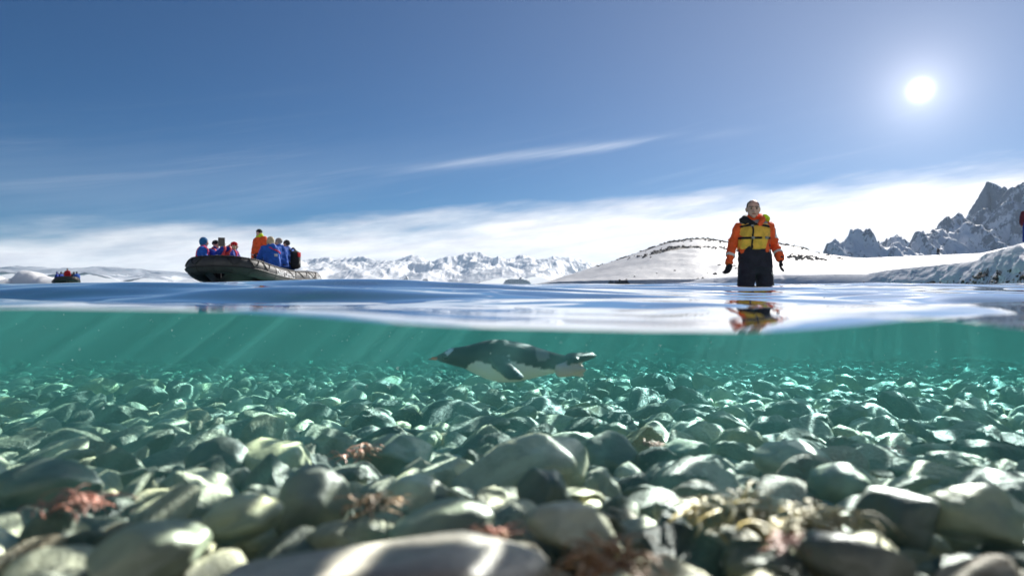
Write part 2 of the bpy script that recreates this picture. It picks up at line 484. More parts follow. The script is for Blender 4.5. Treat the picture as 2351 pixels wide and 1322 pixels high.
boulder(960, 1140, 150, 100, 130, 121, m_pale, 'pale rounded stone left of the dark green-black stone', 0.2, 0.0, 4)

# cobbles: dart throwing, the biggest first
cells = {}
def free(x, y, r):
    cx, cy = int(math.floor(x / 0.1)), int(math.floor(y / 0.1))
    for a in range(cx - 2, cx + 3):
        for b_ in range(cy - 2, cy + 3):
            for (X, Y, R) in cells.get((a, b_), ()):
                if (X - x) ** 2 + (Y - y) ** 2 < (0.66 * (R + r)) ** 2: return False
    for (X, Y, R) in placed:
        if (X - x) ** 2 + (Y - y) ** 2 < (R + 0.4 * r) ** 2: return False
    return True
spots = []
rr = random.Random(4)
for radius, tries in ((0.062, 700), (0.048, 3300), (0.037, 9500), (0.028, 19000), (0.020, 24000), (0.014, 17000)):
    for _ in range(tries):
        far = 6.5 if radius > 0.036 else (4.6 if radius > 0.019 else 2.2)
        y = 0.40 + (far - 0.40) * rr.random() ** 1.4
        if radius > 0.019 + 0.027 * y: continue
        x = rr.uniform(-1, 1) * (0.82 * y + 1.5)
        r = radius * rr.uniform(0.82, 1.25)
        if free(x, y, r):
            cells.setdefault((int(math.floor(x / 0.1)), int(math.floor(y / 0.1))), []).append((x, y, r))
            spots.append((x, y, r))
variants = [mesh_np('cobble', *stone_shape(4, 200 + i, rr.randint(2, 6), 0.3), m_stone) for i in range(22)]
def seen(s):
    x, y, r = s
    return (r / y) * (1.0 if abs(x / y) < 0.78 else 0.02)
spots.sort(key=seen, reverse=True)
spots = [s_ for i_, s_ in enumerate(spots) if i_ < 9000 and (s_[2] > 0.018 or abs(s_[0]) < 0.82 * s_[1] + 0.3)]

massV, massF, massT = [], [], []
lowv = [stone_shape(2, 300 + i, rr.randint(2, 6), 0.3) for i in range(12)]
off = 0
for i, (x, y, r) in enumerate(spots):
    e = Euler((rr.uniform(-0.8, 0.8), rr.uniform(-0.8, 0.8), rr.uniform(0, 2 * PI)))
    sc = Vector((r * rr.uniform(1.0, 1.6), r * rr.uniform(0.75, 1.15), r * rr.uniform(0.45, 0.8)))
    z = float(bed_z(y)) + r * rr.uniform(0.05, 0.45) - 0.004
    if i < 295:
        o = link('cobble', variants[rr.randrange(len(variants))], seabed, (x, y, z))
        o.rotation_euler = e; o.scale = sc
    else:
        V, Fc = lowv[rr.randrange(len(lowv))]
        W = (V * np.array(sc)) @ np.array(e.to_matrix()).T + np.array((x, y, z))
        massV.append(W); massF.append(Fc + off); off += len(W); massT.append(np.full(len(W), rr.random()))
me = mesh_np('cobble_bed', np.concatenate(massV), np.concatenate(massF), m_stone_mass)
at = me.attributes.new('tint', 'FLOAT', 'POINT'); at.data.foreach_set('value', np.concatenate(massT).astype(np.float32))
tag(link('cobble_bed', me, seabed), 'small cobbles filling the bed between the larger ones', kind='stuff')

# ------------------------------------------------------------------ land: snow hill, shore, mountains
def snow_material(name, rock=(0.055, 0.05, 0.045), rock2=(0.14, 0.12, 0.10), scale=1.0, snow=(0.86, 0.88, 0.91), snow2=None, rough=0.6):
    m, n, b = principled(name, snow, rough)
    tc = n.new('ShaderNodeTexCoord').outputs['Object']
    at = n.new('ShaderNodeAttribute', attribute_name='rock').outputs['Fac']
    nz = n.noise(tc, 1.6 * scale, 6.0, 0.65, 0.3)
    nf = n.noise(tc, 6.0 * scale, 5.0, 0.7)
    f = n.step(n.add(n.add(at, n.mul(n.sub(nz, 0.5), 0.9)), n.mul(n.sub(nf, 0.5), 0.5)), 0.44, 0.56)
    rc = n.mix(n.step(nf, 0.35, 0.7), rock, rock2)
    sn = n.mix(n.step(nz, 0.3, 0.7), snow, snow2 or tuple(c * 0.93 for c in snow))
    n.put(b.inputs['Base Color'], n.mix(f, sn, rc))
    b.inputs['Specular IOR Level'].default_value = 0.25
    bp = n.new('ShaderNodeBump'); bp.inputs['Strength'].default_value = 0.35; bp.inputs['Distance'].default_value = 0.25 / scale
    n.put(bp.inputs['Height'], n.add(nz, n.mul(nf, 0.5))); n.put(b.inputs['Normal'], bp.outputs[0])
    return m

def land(name, V, nr, nc, mat, rock, label):
    me = mesh_np(name, V.reshape(-1, 3), grid_faces(nr, nc), mat)
    a = me.attributes.new('rock', 'FLOAT', 'POINT'); a.data.foreach_set('value', rock.ravel().astype(np.float32))
    return tag(link(name, me), label, kind='structure')

def prof(px, table):
    t = np.array(table, float); return np.interp(px, t[:, 0], t[:, 1])

# -- snow hill behind the wading man
HY0, HY1 = 118.0, 235.0
hill_top = [(1000, 668), (1215, 655), (1250, 649), (1290, 637), (1350, 617), (1400, 601), (1450, 584), (1500, 566), (1540, 554), (1580, 548), (1610, 546), (1640, 549), (1680, 557), (1730, 558), (1790, 557), (1840, 568), (1880, 580), (1930, 588), (2010, 594), (2100, 603), (2300, 625), (2700, 640)]
hpx = np.linspace(1150, 2700, 420)
tt = np.concatenate([np.linspace(-0.06, 0, 4)[:-1], np.linspace(0, 1, 90) ** 1.1, np.linspace(1, 2.0, 16)[1:]])
TT, HP = np.meshgrid(tt, hpx, indexing='ij')
front = np.interp(hpx, [1150, 1215, 1300, 1420, 1700, 2700], [228, 215, 170, 130, 118, 118])
front = np.convolve(np.pad(front, 20, mode='edge'), np.hanning(41) / np.hanning(41).sum(), 'valid')
YF = np.broadcast_to(front, TT.shape)
HYY = YF + (HY1 - YF) * TT
HX = (HP - CX) / F * HYY
hp_s = np.convolve(np.pad(prof(hpx, hill_top), 6, mode='edge'), np.hanning(13) / np.hanning(13).sum(), 'valid')
Hh = CAMZ + (HORIZON - np.broadcast_to(hp_s, TT.shape)) / F * HY1
shape = np.where(TT <= 1, np.sin(np.clip(TT, 0, 1) * PI / 2) ** 0.95, np.cos(np.clip(TT - 1, 0, 1) * PI / 2))
HZ = np.maximum(Hh, -1.5) * shape * np.clip(HYY / HY1, 0, 1)
foot = smooth01(TT, 0.0, 0.006) * 1.0 * np.clip((Hh + 1.5) / 4, 0, 1)
und = fbm(np.stack([HX * 0.03, HYY * 0.03, HX * 0], -1), 4, 21)
HZ = np.where(TT < 0, -2.0, HZ * 0.98 + foot * np.clip(1 - TT, 0, 1) + und * 0.9 * np.clip(TT * 6, 0, 1) * np.clip(1.06 - TT, 0.05, 1) + 0.38 * fbm(np.stack([HX * 0.22, HYY * 0.10, HX * 0], -1), 4, 22) * np.clip(TT * 20, 0, 1))
crest = np.exp(-((TT - 0.94) / 0.10) ** 2) * ((HP > 1370) & (HP < 1960))
patch = np.exp(-((HP - 1575) / 75) ** 2 - ((TT - 0.60) / 0.040) ** 2) + np.exp(-((HP - 1520) / 40) ** 2 - ((TT - 0.56) / 0.03) ** 2)
shore_r = np.exp(-(TT / 0.012) ** 2) * (np.exp(-((HP - 1430) / 22) ** 2) + 0.6 * np.exp(-((HP - 1400) / 12) ** 2) + 0.5 * (HP > 1590))
left_r = np.exp(-((TT - 0.97) / 0.10) ** 2) * np.exp(-((HP - 1250) / 40) ** 2)
streak = 0.45 * np.exp(-((TT - 0.08 - (HP - 1430) * 0.0016) / 0.02) ** 2) * ((HP > 1430) & (HP < 1490))
strip = np.exp(-((TT - np.interp(HP, [1790, 1850, 1950, 2020], [0.46, 0.52, 0.78, 0.93])) / 0.06) ** 2) * smooth01(HP, 1790, 1830) * smooth01(HP, 2060, 2000) * 0.8
HR = 0.80 * crest + 0.75 * patch + 0.9 * shore_r + 0.6 * left_r + streak + 0.55 * strip
m_hill = snow_material('hill_snow', scale=0.9, snow=(0.74, 0.735, 0.73), snow2=(0.60, 0.605, 0.62))
land('snow_hill', np.stack([HX, HYY, HZ], -1), len(tt), len(hpx), m_hill, HR, 'rounded snow hill with a dark rocky crest behind the wading man')

# -- near shore: shaded snow bank facing the lens, sunlit snow field behind it
bank_top = [(1500, 655), (1585, 648), (1600, 641), (1700, 633), (1780, 630), (1860, 630), (1930, 628), (1990, 628), (2050, 618), (2110, 612), (2200, 603), (2240, 597), (2262, 583), (2290, 575), (2351, 559), (2480, 535), (2800, 520), (3400, 560)]
field_top = [(1500, 657), (1600, 645), (1700, 632), (1800, 612), (1900, 600), (2000, 592), (2100, 588), (2250, 582), (2351, 560), (2480, 540), (3400, 560)]
bpx = np.linspace(1480, 3400, 520)
dist = np.interp(bpx, [1480, 1600, 1800, 2000, 2200, 2351, 2800, 3400], [104, 100, 88, 68, 44, 31, 26, 24])
rows = []
fy = 165.0
zb_top = CAMZ + (HORIZON - prof(bpx, bank_top)) / F * (dist + 3.0)
zb_top = zb_top + 0.0
zf = CAMZ + (HORIZON - prof(bpx, field_top)) / F * fy
ts = np.concatenate([[-0.4, -0.1], np.linspace(0, 1, 34)])
for t in ts:                                   # face of the bank
    tc_ = max(t, 0.0)
    z = zb_top * (1 - (1 - tc_) ** 1.25) if t >= 0 else np.full_like(bpx, 4.0 * t)
    rows.append((dist + 3.0 * tc_ ** 1.2 + (t if t < 0 else 0), z))
for u in np.linspace(0, 1, 30)[1:]:            # the field behind
    y = dist + 3.0 + (fy - dist - 3.0) * u ** 1.5
    line_z = CAMZ + (zb_top - CAMZ) / (dist + 3.0) * y
    far_z = CAMZ + (zf - CAMZ) / fy * y
    f = smooth01(u, 0, 1)
    lip = 0.16 * np.exp(-((u - 0.06) / 0.05) ** 2) * 0
    rows.append((y, line_z * (1 - f) + far_z * f + lip))
for d_, dz_ in ((25, -0.6), (60, -6.0)):
    rows.append((np.full_like(bpx, fy + d_), zf + dz_))
BYY = np.array([r[0] for r in rows]); BZZ = np.array([r[1] for r in rows]); nrow = len(rows)
BPX = np.broadcast_to(bpx, BYY.shape)
BXX = (BPX - CX) / F * BYY
k_ = np.arange(nrow)[:, None] / 36.0
face = smooth01(k_, 0.05, 0.25) * smooth01(k_, 1.25, 0.9)
wob = fbm(np.stack([BXX * 0.5, BYY * 0.5, BZZ * 0.8], -1), 4, 31)
BYY = BYY - face * (0.7 * wob + 0.3 * fbm(np.stack([BXX * 1.8, BYY * 1.8, BZZ * 2.0], -1), 3, 33))
BZZ = BZZ + smooth01(k_, 0.95, 1.15) * 0.05 * wob * np.minimum(BYY / 40, 2)
low = np.exp(-(np.maximum(BZZ, 0) / np.interp(BPX, [1480, 2000, 2150, 2300, 3400], [0.10, 0.30, 0.42, 1.15, 1.6])) ** 2) * (k_ < 1.05)
BR = low * (0.45 + 0.62 * smooth01(fbm(np.stack([BXX * 0.35, BYY * 0.35, BZZ * 1.1], -1), 4, 35), -0.1, 0.35)) + 0.12 * face * smooth01(wob, 0.2, 0.5)
m_bank = snow_material('bank_snow', rock=(0.06, 0.055, 0.05), rock2=(0.22, 0.18, 0.15), scale=2.2, snow=(0.84, 0.86, 0.90), snow2=(0.72, 0.745, 0.79))
land('snow_shore', np.stack([BXX, BYY, BZZ], -1), nrow, len(bpx), m_bank, BR, 'low snow bank in shade with bare ground at its foot along the right shore')

# -- mountains
def range_(name, table, Y, depth, seed, mat, label, steep=1.2, rough=0.5, rockiness=0.5, step=2.0, towers=(), grain=0.03):
    """a range as the upper hull of many worn cones, one for every summit and shoulder of the skyline"""
    t = np.array(table, float)
    px = np.arange(t[0, 0], t[-1, 0] + 0.1, step)
    yy = np.linspace(Y - depth, Y + depth * 0.35, 150)
    YY, PX = np.meshgrid(yy, px, indexing='ij')
    x = (PX - CX) / F * Y
    S_ = Y * grain
    q = np.stack([x / S_, YY / S_, x * 0], -1)
    wx = x + S_ * 0.35 * fbm(q * 0.9, 3, seed + 1); wy = YY + S_ * 0.6 * fbm(q * 0.9 + 31, 3, seed + 2)
    rg = fbm(q * np.array([1.5, 0.8, 1]), 6, seed, 0.55, True)
    z = np.full(x.shape, -30.0)
    r = np.random.default_rng(seed)
    for tpx, tpy in table:
        H = (HORIZON - tpy) / F * Y
        cx_, cy_ = (tpx - CX) / F * Y, Y - r.uniform(0, 0.25) * depth
        H = H * cy_ / Y
        sl = next((s2 for (a, b, s2) in towers if a <= tpx <= b), steep)
        # spurs run from the summit down to the sea
        d = np.hypot((wx - cx_) * sl * 1.15, (wy - cy_) * 0.62 * min(sl, 1.6))
        ang_ = np.arctan2(wy - cy_, wx - cx_)
        spur = 1 + 0.22 * np.sin(ang_ * 5 + r.uniform(0, 6)) + 0.14 * np.sin(ang_ * 11 + r.uniform(0, 6))
        z = np.maximum(z, H - d * spur)
    hmax = max((HORIZON - p_[1]) / F * Y for p_ in table)
    amp = rough * S_ * 0.55 * np.clip((z + 4) / (0.35 * hmax), 0, 1) * np.clip((Y - YY) / (0.12 * depth), 0.05, 1)
    z = z + amp * (rg - 0.25)
    gy, gx = np.gradient(z); dyy = yy[1] - yy[0]; dxx = (px[1] - px[0]) / F * Y
    slope = np.hypot(gy / dyy, gx / dxx)
    rk = rockiness * (0.75 * smooth01(slope, 0.6, 1.5) + 0.35 * smooth01(z / hmax, 0.12, 0.5) + 0.25 * smooth01(rg, 0.0, 0.6))
    return land(name, np.stack([x, YY, z], -1), len(yy), len(px), mat, rk, label)

m_peak = snow_material('peak_snow', rock=(0.12, 0.15, 0.21), rock2=(0.19, 0.225, 0.29), scale=0.04, snow=(0.82, 0.85, 0.90))  # rock tones shifted to blue, painting in the tint of distant air
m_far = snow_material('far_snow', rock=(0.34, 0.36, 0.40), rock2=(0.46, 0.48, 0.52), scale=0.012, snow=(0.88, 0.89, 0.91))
range_('mountain_range', [(1780, 612), (1850, 562), (1880, 545), (1912, 522), (1945, 549), (1962, 551), (1988, 537), (2010, 548), (2030, 533), (2060, 531), (2080, 520), (2115, 507), (2140, 497), (2170, 492), (2197, 500), (2201, 478), (2206, 455), (2230, 425), (2250, 413), (2270, 424), (2288, 444), (2302, 460), (2312, 438), (2317, 413), (2340, 395), (2351, 386), (2450, 335), (2600, 400), (2900, 520), (3100, 600)],
       1000.0, 420.0, 41, m_peak, 'jagged grey rock peaks streaked with snow beyond the right shore', 1.35, 0.8, 0.46, 1.5, towers=((2196, 2300, 3.3), (2305, 2345, 4.0), (2346, 2460, 3.0)))
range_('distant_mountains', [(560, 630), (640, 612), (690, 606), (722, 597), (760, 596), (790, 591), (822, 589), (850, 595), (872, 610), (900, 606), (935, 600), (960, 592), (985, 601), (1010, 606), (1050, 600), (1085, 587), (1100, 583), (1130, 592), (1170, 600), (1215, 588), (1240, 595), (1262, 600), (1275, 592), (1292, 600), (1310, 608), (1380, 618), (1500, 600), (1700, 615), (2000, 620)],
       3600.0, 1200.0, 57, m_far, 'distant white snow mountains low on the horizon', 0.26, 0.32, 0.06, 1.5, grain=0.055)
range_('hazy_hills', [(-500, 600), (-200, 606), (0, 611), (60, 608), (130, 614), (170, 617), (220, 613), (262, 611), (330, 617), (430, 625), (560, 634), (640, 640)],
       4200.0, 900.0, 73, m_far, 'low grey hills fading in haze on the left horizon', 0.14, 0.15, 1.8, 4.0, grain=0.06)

# -- rocks along the hill crest and on the snow: too small to pick apart
def scatter_rocks(name, pts, rmin, rmax, mat, label, seed):
    r = np.random.default_rng(seed); vs, fs = [], []; o = 0
    for p in pts:
        V, Fc = stone_shape(1, int(r.integers(1, 60)), 5, 0.3)
        sc = r.uniform(rmin, rmax) * np.array([r.uniform(0.8, 1.5), 1.0, r.uniform(0.5, 1.0)])
        a = r.uniform(0, 6.28); c, s = math.cos(a), math.sin(a)
        vs.append((V * sc) @ np.array([[c, s, 0], [-s, c, 0], [0, 0, 1]]) + p); fs.append(Fc + o); o += len(V)
    return tag(link(name, mesh_np(name, np.concatenate(vs), np.concatenate(fs), mat, False)), label, 'rocks', kind='stuff')
m_rock = mottled('dark_rock', (0.06, 0.055, 0.05), (0.13, 0.115, 0.10), 1.5, 0.85)
pts = []
r_ = np.random.default_rng(77)
wgt = np.clip(0.55 * crest * (TT <= 1.0) + 0.8 * patch + 0.9 * shore_r * (TT > 0) + 0.5 * left_r * (TT <= 1) + 0.7 * strip, 0, 1).ravel()
wgt = wgt * smooth01(fbm(np.stack([HX * 0.09, HYY * 0.05, HX * 0], -1), 3, 44), -0.15, 0.35).ravel()
idx = r_.choice(wgt.size, 900, p=wgt / wgt.sum())
for i in idx:
    pts.append(np.array([HX.ravel()[i] + r_.normal(0, 0.3), HYY.ravel()[i] + r_.normal(0, 0.4), HZ.ravel()[i] + 0.05]))
for i in r_.choice(np.nonzero(((TT > 0.05) & (TT < 0.5) & (und > 0.25)).ravel())[0], 26):
    pts.append(np.array([HX.ravel()[i], HYY.ravel()[i], HZ.ravel()[i]]))
scatter_rocks('hill_rocks', pts, 0.15, 0.55, m_rock, 'dark broken rocks along the crest and foot of the snow hill', 5)
wgt = (np.clip(BR - 0.25, 0, 1) * (k_ < 1.0) * (BZZ > 0.02) * (BPX < 2500)).ravel()
pts = [np.array([BXX.ravel()[i], BYY.ravel()[i], BZZ.ravel()[i]]) for i in r_.choice(wgt.size, 260, p=wgt / wgt.sum())]
scatter_rocks('shore_rocks', pts, 0.05, 0.16, m_rock, 'small dark stones on bare ground at the foot of the snow bank', 6)

# -- unseen snow slope, added behind the lens to bounce sunlight onto lens-facing sides
sy = np.linspace(-4, -150, 60); sx = np.linspace(-190, 190, 90)
SY, SX = np.meshgrid(sy, sx, indexing='ij')
SZ = -0.8 + 75 * smooth01(-SY, 2, 150) ** 0.75 + 2.5 * fbm(np.stack([SX * 0.04, SY * 0.04, SX * 0], -1), 4, 91) * np.clip(-SY / 20, 0, 1)
land('bounce_slope', np.stack([SX, SY, SZ], -1), 60, 90, m_hill, np.clip(fbm(np.stack([SX * 0.05, SY * 0.05, SX * 0], -1), 3, 95), 0, 1) * 0.5, 'unseen snow slope added behind the viewpoint to bounce sunlight')

# -- icebergs and floes
m_ice = mottled('iceberg_ice', (0.96, 0.96, 0.96), (0.92, 0.94, 0.95), 0.25, 0.5, 0.5, 0.8)
_b = m_ice.node_tree.nodes['Principled BSDF']; _b.inputs['Subsurface Weight'].default_value = 0.85; _b.inputs['Subsurface Scale'].default_value = 3.0; _b.inputs['Subsurface Radius'].default_value = (1.0, 1.0, 1.0)
def iceberg(px0, px1, top, Y, seed, label, prof_=None, depth=0.7):
    a = P(px0, 657, Y); b = P(px1, 657, Y); W = b.x - a.x
    hz = (HORIZON - top) / F * Y
    u = np.linspace(0, 1, 46); v = np.linspace(0, 1, 26)
    V_, U_ = np.meshgrid(v, u, indexing='ij')
    hp = np.interp(U_, *(zip(*prof_) if prof_ else ((0, .3, 1), (.5, 1, .2))))
    x = a.x + W * U_; y = Y + depth * W * (V_ - 0.5) * np.clip(1.05 - (2 * U_ - 1) ** 4, 0.2, 1)
    sh = np.clip(1 - np.abs(2 * V_ - 1) ** 3.0, 0, 1)
    n_ = fbm(np.stack([x * 5 / W, y * 5 / W, x * 0], -1), 4, seed)
    z = hz * hp * sh * (1 + 0.22 * n_) * np.clip(np.minimum(U_, 1 - U_) * 18, 0, 1) - 0.3 * (1 - sh)
    y = y + 0.05 * W * fbm(np.stack([x * 9 / W, z * 9 / W, y * 0], -1), 3, seed + 5)
    me = mesh_np('iceberg', np.stack([x, y, z], -1).reshape(-1, 3), grid_faces(26, 46), m_ice)
    o = link('iceberg', me)
    return tag(o, label, 'iceberg', 'ice floating on the sea')
iceberg(26, 150, 624, 180, 3, 'long white iceberg sloping down behind the far boat', [(0, .35), (.05, .62), (.12, .8), (.2, .95), (.3, 1), (.42, .93), (.6, .70), (.8, .55), (1, .45)])
iceberg(-60, 28, 634, 175, 8, 'jagged white iceberg cut by the left edge', [(0, .8), (.3, 1), (.62, .8), (.72, .9), (.8, .55), (.9, .75), (1, .3)])
iceberg(918, 940, 634, 420, 13, 'small white floe, left of the two low floes beyond the swell', [(0, .2), (.4, .7), (.7, 1), (.9, .9), (1, .1)])
iceberg(962, 988, 638, 400, 17, 'small grey-white floe, right of the two low floes beyond the swell', [(0, .3), (.5, .9), (.8, 1), (1, .3)])

# -- cruise ship on the horizon
def cruise_ship():
    Y = 1900.0; a = P(1154, 655, Y); L = (1219 - 1154) / F * Y
    root = empty('cruise_ship', (a.x + L / 2, Y, 0.0))
    tag(root, 'small white cruise ship on the horizon left of the snow hill', 'ship')
    m_h, _, _ = principled('ship_white', (0.92, 0.90, 0.88), 0.5)
    m_w, _, _ = principled('ship_window', (0.10, 0.10, 0.11), 0.3)
    m_f, _, _ = principled('ship_funnel', (0.18, 0.18, 0.20), 0.5)
    def box(name, x0, x1, z0, z1, y, mat, parent, rake=0.0, rake1=0.0):
        V = []
        for z, r0, r1 in ((z0, 0, 0), (z1, rake, rake1)):
            for x, yy in ((x0 + r0, -y), (x1 + r1, -y), (x1 + r1, y), (x0 + r0, y)): V.append((x, yy, z))
        return link(name, mesh_np(name, V, [(0, 1, 2, 3), (7, 6, 5, 4), (0, 4, 5, 1), (1, 5, 6, 2), (2, 6, 7, 3), (3, 7, 4, 0)], mat, False), parent)
    h = L / 2
    hull = box('hull', -h + 5, h - 1, -1, 5.0, 8, m_h, root, -4.0, 1.5)
    box('hull_stripe', -h + 4.6, h - 1.2, 0.9, 1.6, 8.05, m_w, hull, -0.3, 0.2)
    decks = [(-h + 3, h - 1, 5.0, 7.6), (-h + 4, h - 3, 7.6, 10.2), (-h + 6, h - 5, 10.2, 12.8), (-h + 7, h - 11, 12.8, 15.4), (-h + 14, h - 20, 15.4, 17.6)]
    for i, (x0, x1, z0, z1) in enumerate(decks):
        d = box('deck', x0, x1, z0 + 0.01, z1 - 0.5, 7.6 - 0.4 * i, m_h, root, 0.8, -0.4)
        box('window_band', x0 + 1.5, x1 - 2, z0 + 0.7, z1 - 1.1, 7.75 - 0.4 * i, m_w, d)
        box('railing', x0 - 0.6, x1 + 0.6, z1 - 0.49, z1 - 0.01, 7.9 - 0.4 * i, m_h, d)
    box('bridge', -h + 7.5, -h + 16, 13.1, 15.0, 8.6, m_w, root, 0.6, 0)
    box('funnel', 6, 11, 17.6, 23.5, 2.2, m_f, root, 3.5, 4.0)
    box('mast', -h + 20, -h + 21.5, 17.6, 27, 0.5, m_h, root, 1.5, 0.6)
    box('radar_dome', -h + 25, -h + 28, 17.6, 20.5, 1.4, m_h, root, 0.5, -0.5)
    box('radar_dome', -h + 36, -h + 38, 17.6, 20.2, 1.2, m_h, root, 0.5, -0.5)
cruise_ship()

# -- haze over the far sea
def haze():
    m = bpy.data.materials.new('haze'); m.use_nodes = True; t = m.node_tree; t.nodes.clear(); n = Nodes(t)
    out = n.new('ShaderNodeOutputMaterial'); v = n.new('ShaderNodeVolumePrincipled')
    v.inputs['Color'].default_value = (0.62, 0.80, 1.0, 1); v.inputs['Density'].default_value = 8.0e-5; v.inputs['Anisotropy'].default_value = 0.3
    n.put(out.inputs['Volume'], v.outputs[0])
    x0, x1, y0, y1, z0, z1 = -6000, 6000, -400, 5400, -60, 225
    V = [(x, y, z) for x in (x0, x1) for y in (y0, y1) for z in (z0, z1)]
    me = mesh_np('haze', V, [(0, 1, 3, 2), (4, 6, 7, 5), (0, 4, 5, 1), (2, 3, 7, 6), (0, 2, 6, 4), (1, 5, 7, 3)], m, False)
    tag(link('haze', me), 'thin pale haze over the sea', 'haze', kind='stuff')
haze()

# ------------------------------------------------------------------ bodies: volumes grown together into one skin
from mathutils.kdtree import KDTree

def hull_pts(spheres):
    """convex hull of balls [(point, radius), ...] -> verts, tris"""
    Vs = np.concatenate([ICO[1][0] * r + np.array(p) for p, r in spheres]) if len(spheres) > 2 else np.concatenate([ICO[2][0] * r + np.array(p) for p, r in spheres])
    bm = bmesh.new()
    vs = [bm.verts.new(v) for v in Vs]
    bmesh.ops.convex_hull(bm, input=vs)
    bmesh.ops.delete(bm, geom=[v for v in bm.verts if not v.link_faces], context='VERTS')
    bmesh.ops.triangulate(bm, faces=bm.faces[:])
    bm.verts.index_update()
    V = np.array([v.co[:] for v in bm.verts]); Fc = np.array([[v.index for v in f.verts] for f in bm.faces]); bm.free()
    return V, Fc

def cap(p, q, r0, r1): return hull_pts([(p, r0), (q, r1)])
def ell(c, radii, rot=None):
    V, Fc = ICO[3]; W = V * np.array(radii)
    if rot is not None: W = W @ np.array(rot).T
    return W + np.array(c), Fc

def grow(prims, voxel, smooth=3, wrinkle=0.0, wscale=14.0, seed=0):
    """union of prims as one skin: (verts, quads, normals, index of the prim each vert came from)"""
    vs, fs, o = [], [], 0
    for V, Fc in prims:
        vs.append(V); fs.append(Fc + o); o += len(V)
    me = mesh_np('tmp', np.concatenate(vs), np.concatenate(fs), [], False)
    ob = bpy.data.objects.new('tmp', me); COL.objects.link(ob)
    md = ob.modifiers.new('r', 'REMESH'); md.mode = 'VOXEL'; md.voxel_size = voxel; md.adaptivity = 0.0
    if smooth:
        sm = ob.modifiers.new('s', 'SMOOTH'); sm.factor = 0.5; sm.iterations = smooth
    ev = ob.evaluated_get(bpy.context.evaluated_depsgraph_get())
    m2 = ev.to_mesh()
    n = len(m2.vertices); V = np.empty(n * 3); m2.vertices.foreach_get('co', V); V = V.reshape(-1, 3)
    N = np.empty(n * 3); m2.vertices.foreach_get('normal', N); N = N.reshape(-1, 3)
    Q = np.array([list(p.vertices) if len(p.vertices) == 4 else list(p.vertices) + [p.vertices[-1]] for p in m2.polygons])
    ev.to_mesh_clear(); bpy.data.objects.remove(ob); bpy.data.meshes.remove(me)
    kd_pts = np.concatenate(vs); own = np.concatenate([np.full(len(v), i) for i, v in enumerate(vs)])
    if wrinkle:
        w_ = fbm(V * wscale * np.array([1, 1, 1.6]) + seed, 3, seed, 0.5, True)
        V = V + N * (wrinkle * w_)[:, None]
    return V, Q, N, kd_pts, own

def owner(V, kd_pts, own):
    kd = KDTree(len(kd_pts))
    for i, p in enumerate(kd_pts): kd.insert(p, i)
    kd.balance()
    return np.array([own[kd.find(v)[1]] for v in V])

def skin(name, prims, voxel, mat, parent, **kw):
    V, Q, N, kp, ow = grow(prims, voxel, **kw)
    o = link(name, mesh_np(name, V, Q, mat), parent)
    return o, (V, Q, N)

def peel(name, data, test, off, mat, parent):
    """a strip of cloth lying on a skin: the faces whose verts pass the test, lifted by off, with real edges"""
    V, Q, N = data
    k = test(V)
    fs = Q[k[Q].all(1)]
    if not len(fs): return None
    used = np.unique(fs); mp = -np.ones(len(V), int); mp[used] = np.arange(len(used))
    top = V[used] + N[used] * off; bot = V[used] - N[used] * 0.004
    fs = mp[fs]; n = len(used)
    edges = {}
    for f in fs:
        c = list(dict.fromkeys(f))
        for a, b in zip(c, c[1:] + c[:1]): edges[(a, b)] = 1
    side = [(b, a, a + n, b + n) for (a, b) in edges if (b, a) not in edges]
    faces = np.concatenate([fs, np.array(side)]) if side else fs
    return link(name, mesh_np(name, np.concatenate([top, bot]), faces, mat), parent)

def v3(*a): return np.array(a, float)

def cloth(name, c, rough=0.75, k=0.72, scale=10.0):
    return mottled(name, c, tuple(x * k for x in c), scale, rough, 0.25, 60.0, spec=0.3)
C = {
    'skin': mottled('skin', (0.66, 0.43, 0.34), (0.58, 0.35, 0.27), 20.0, 0.5),
    'blue': cloth('blue_parka', (0.022, 0.13, 0.58)), 'teal': cloth('teal_hood', (0.02, 0.16, 0.40)), 'deep': cloth('deep_blue_parka', (0.018, 0.055, 0.40)),
    'orange': cloth('orange_jacket', (0.95, 0.125, 0.03)), 'yellow': cloth('yellow_vest', (0.95, 0.56, 0.08)),
    'black': cloth('black_cloth', (0.014, 0.014, 0.018)), 'navy': cloth('navy_bib', (0.018, 0.019, 0.035)), 'grey': cloth('grey_cloth', (0.34, 0.34, 0.33)),
    'red': cloth('red_knit', (0.60, 0.012, 0.02), 0.9), 'pink': cloth('red_strap', (0.75, 0.04, 0.10)), 'coral': cloth('coral_panel', (0.85, 0.12, 0.13)),
    'lime': cloth('lime_hood', (0.62, 0.85, 0.02)), 'white': cloth('white_band', (0.80, 0.80, 0.80)), 'blond': mottled('blond_hair', (0.62, 0.50, 0.32), (0.42, 0.32, 0.18), 40.0, 0.6),
    'dark': mottled('dark_hair', (0.03, 0.024, 0.02), (0.06, 0.05, 0.045), 40.0, 0.6), 'ash': mottled('ash_hair', (0.38, 0.34, 0.30), (0.24, 0.21, 0.19), 40.0, 0.6),
    'maroon': cloth('maroon_cloth', (0.16, 0.02, 0.04)),
    'eye': principled('eye_dark', (0.02, 0.018, 0.016), 0.15)[0], 'lip': principled('lip', (0.36, 0.13, 0.11), 0.5)[0],
}

def frame(fwd, up=(0, 0, 1)):
    f = v3(*fwd); f /= np.linalg.norm(f); u = v3(*up); r = np.cross(f, u); r /= np.linalg.norm(r); u = np.cross(r, f)
    return r, f, u

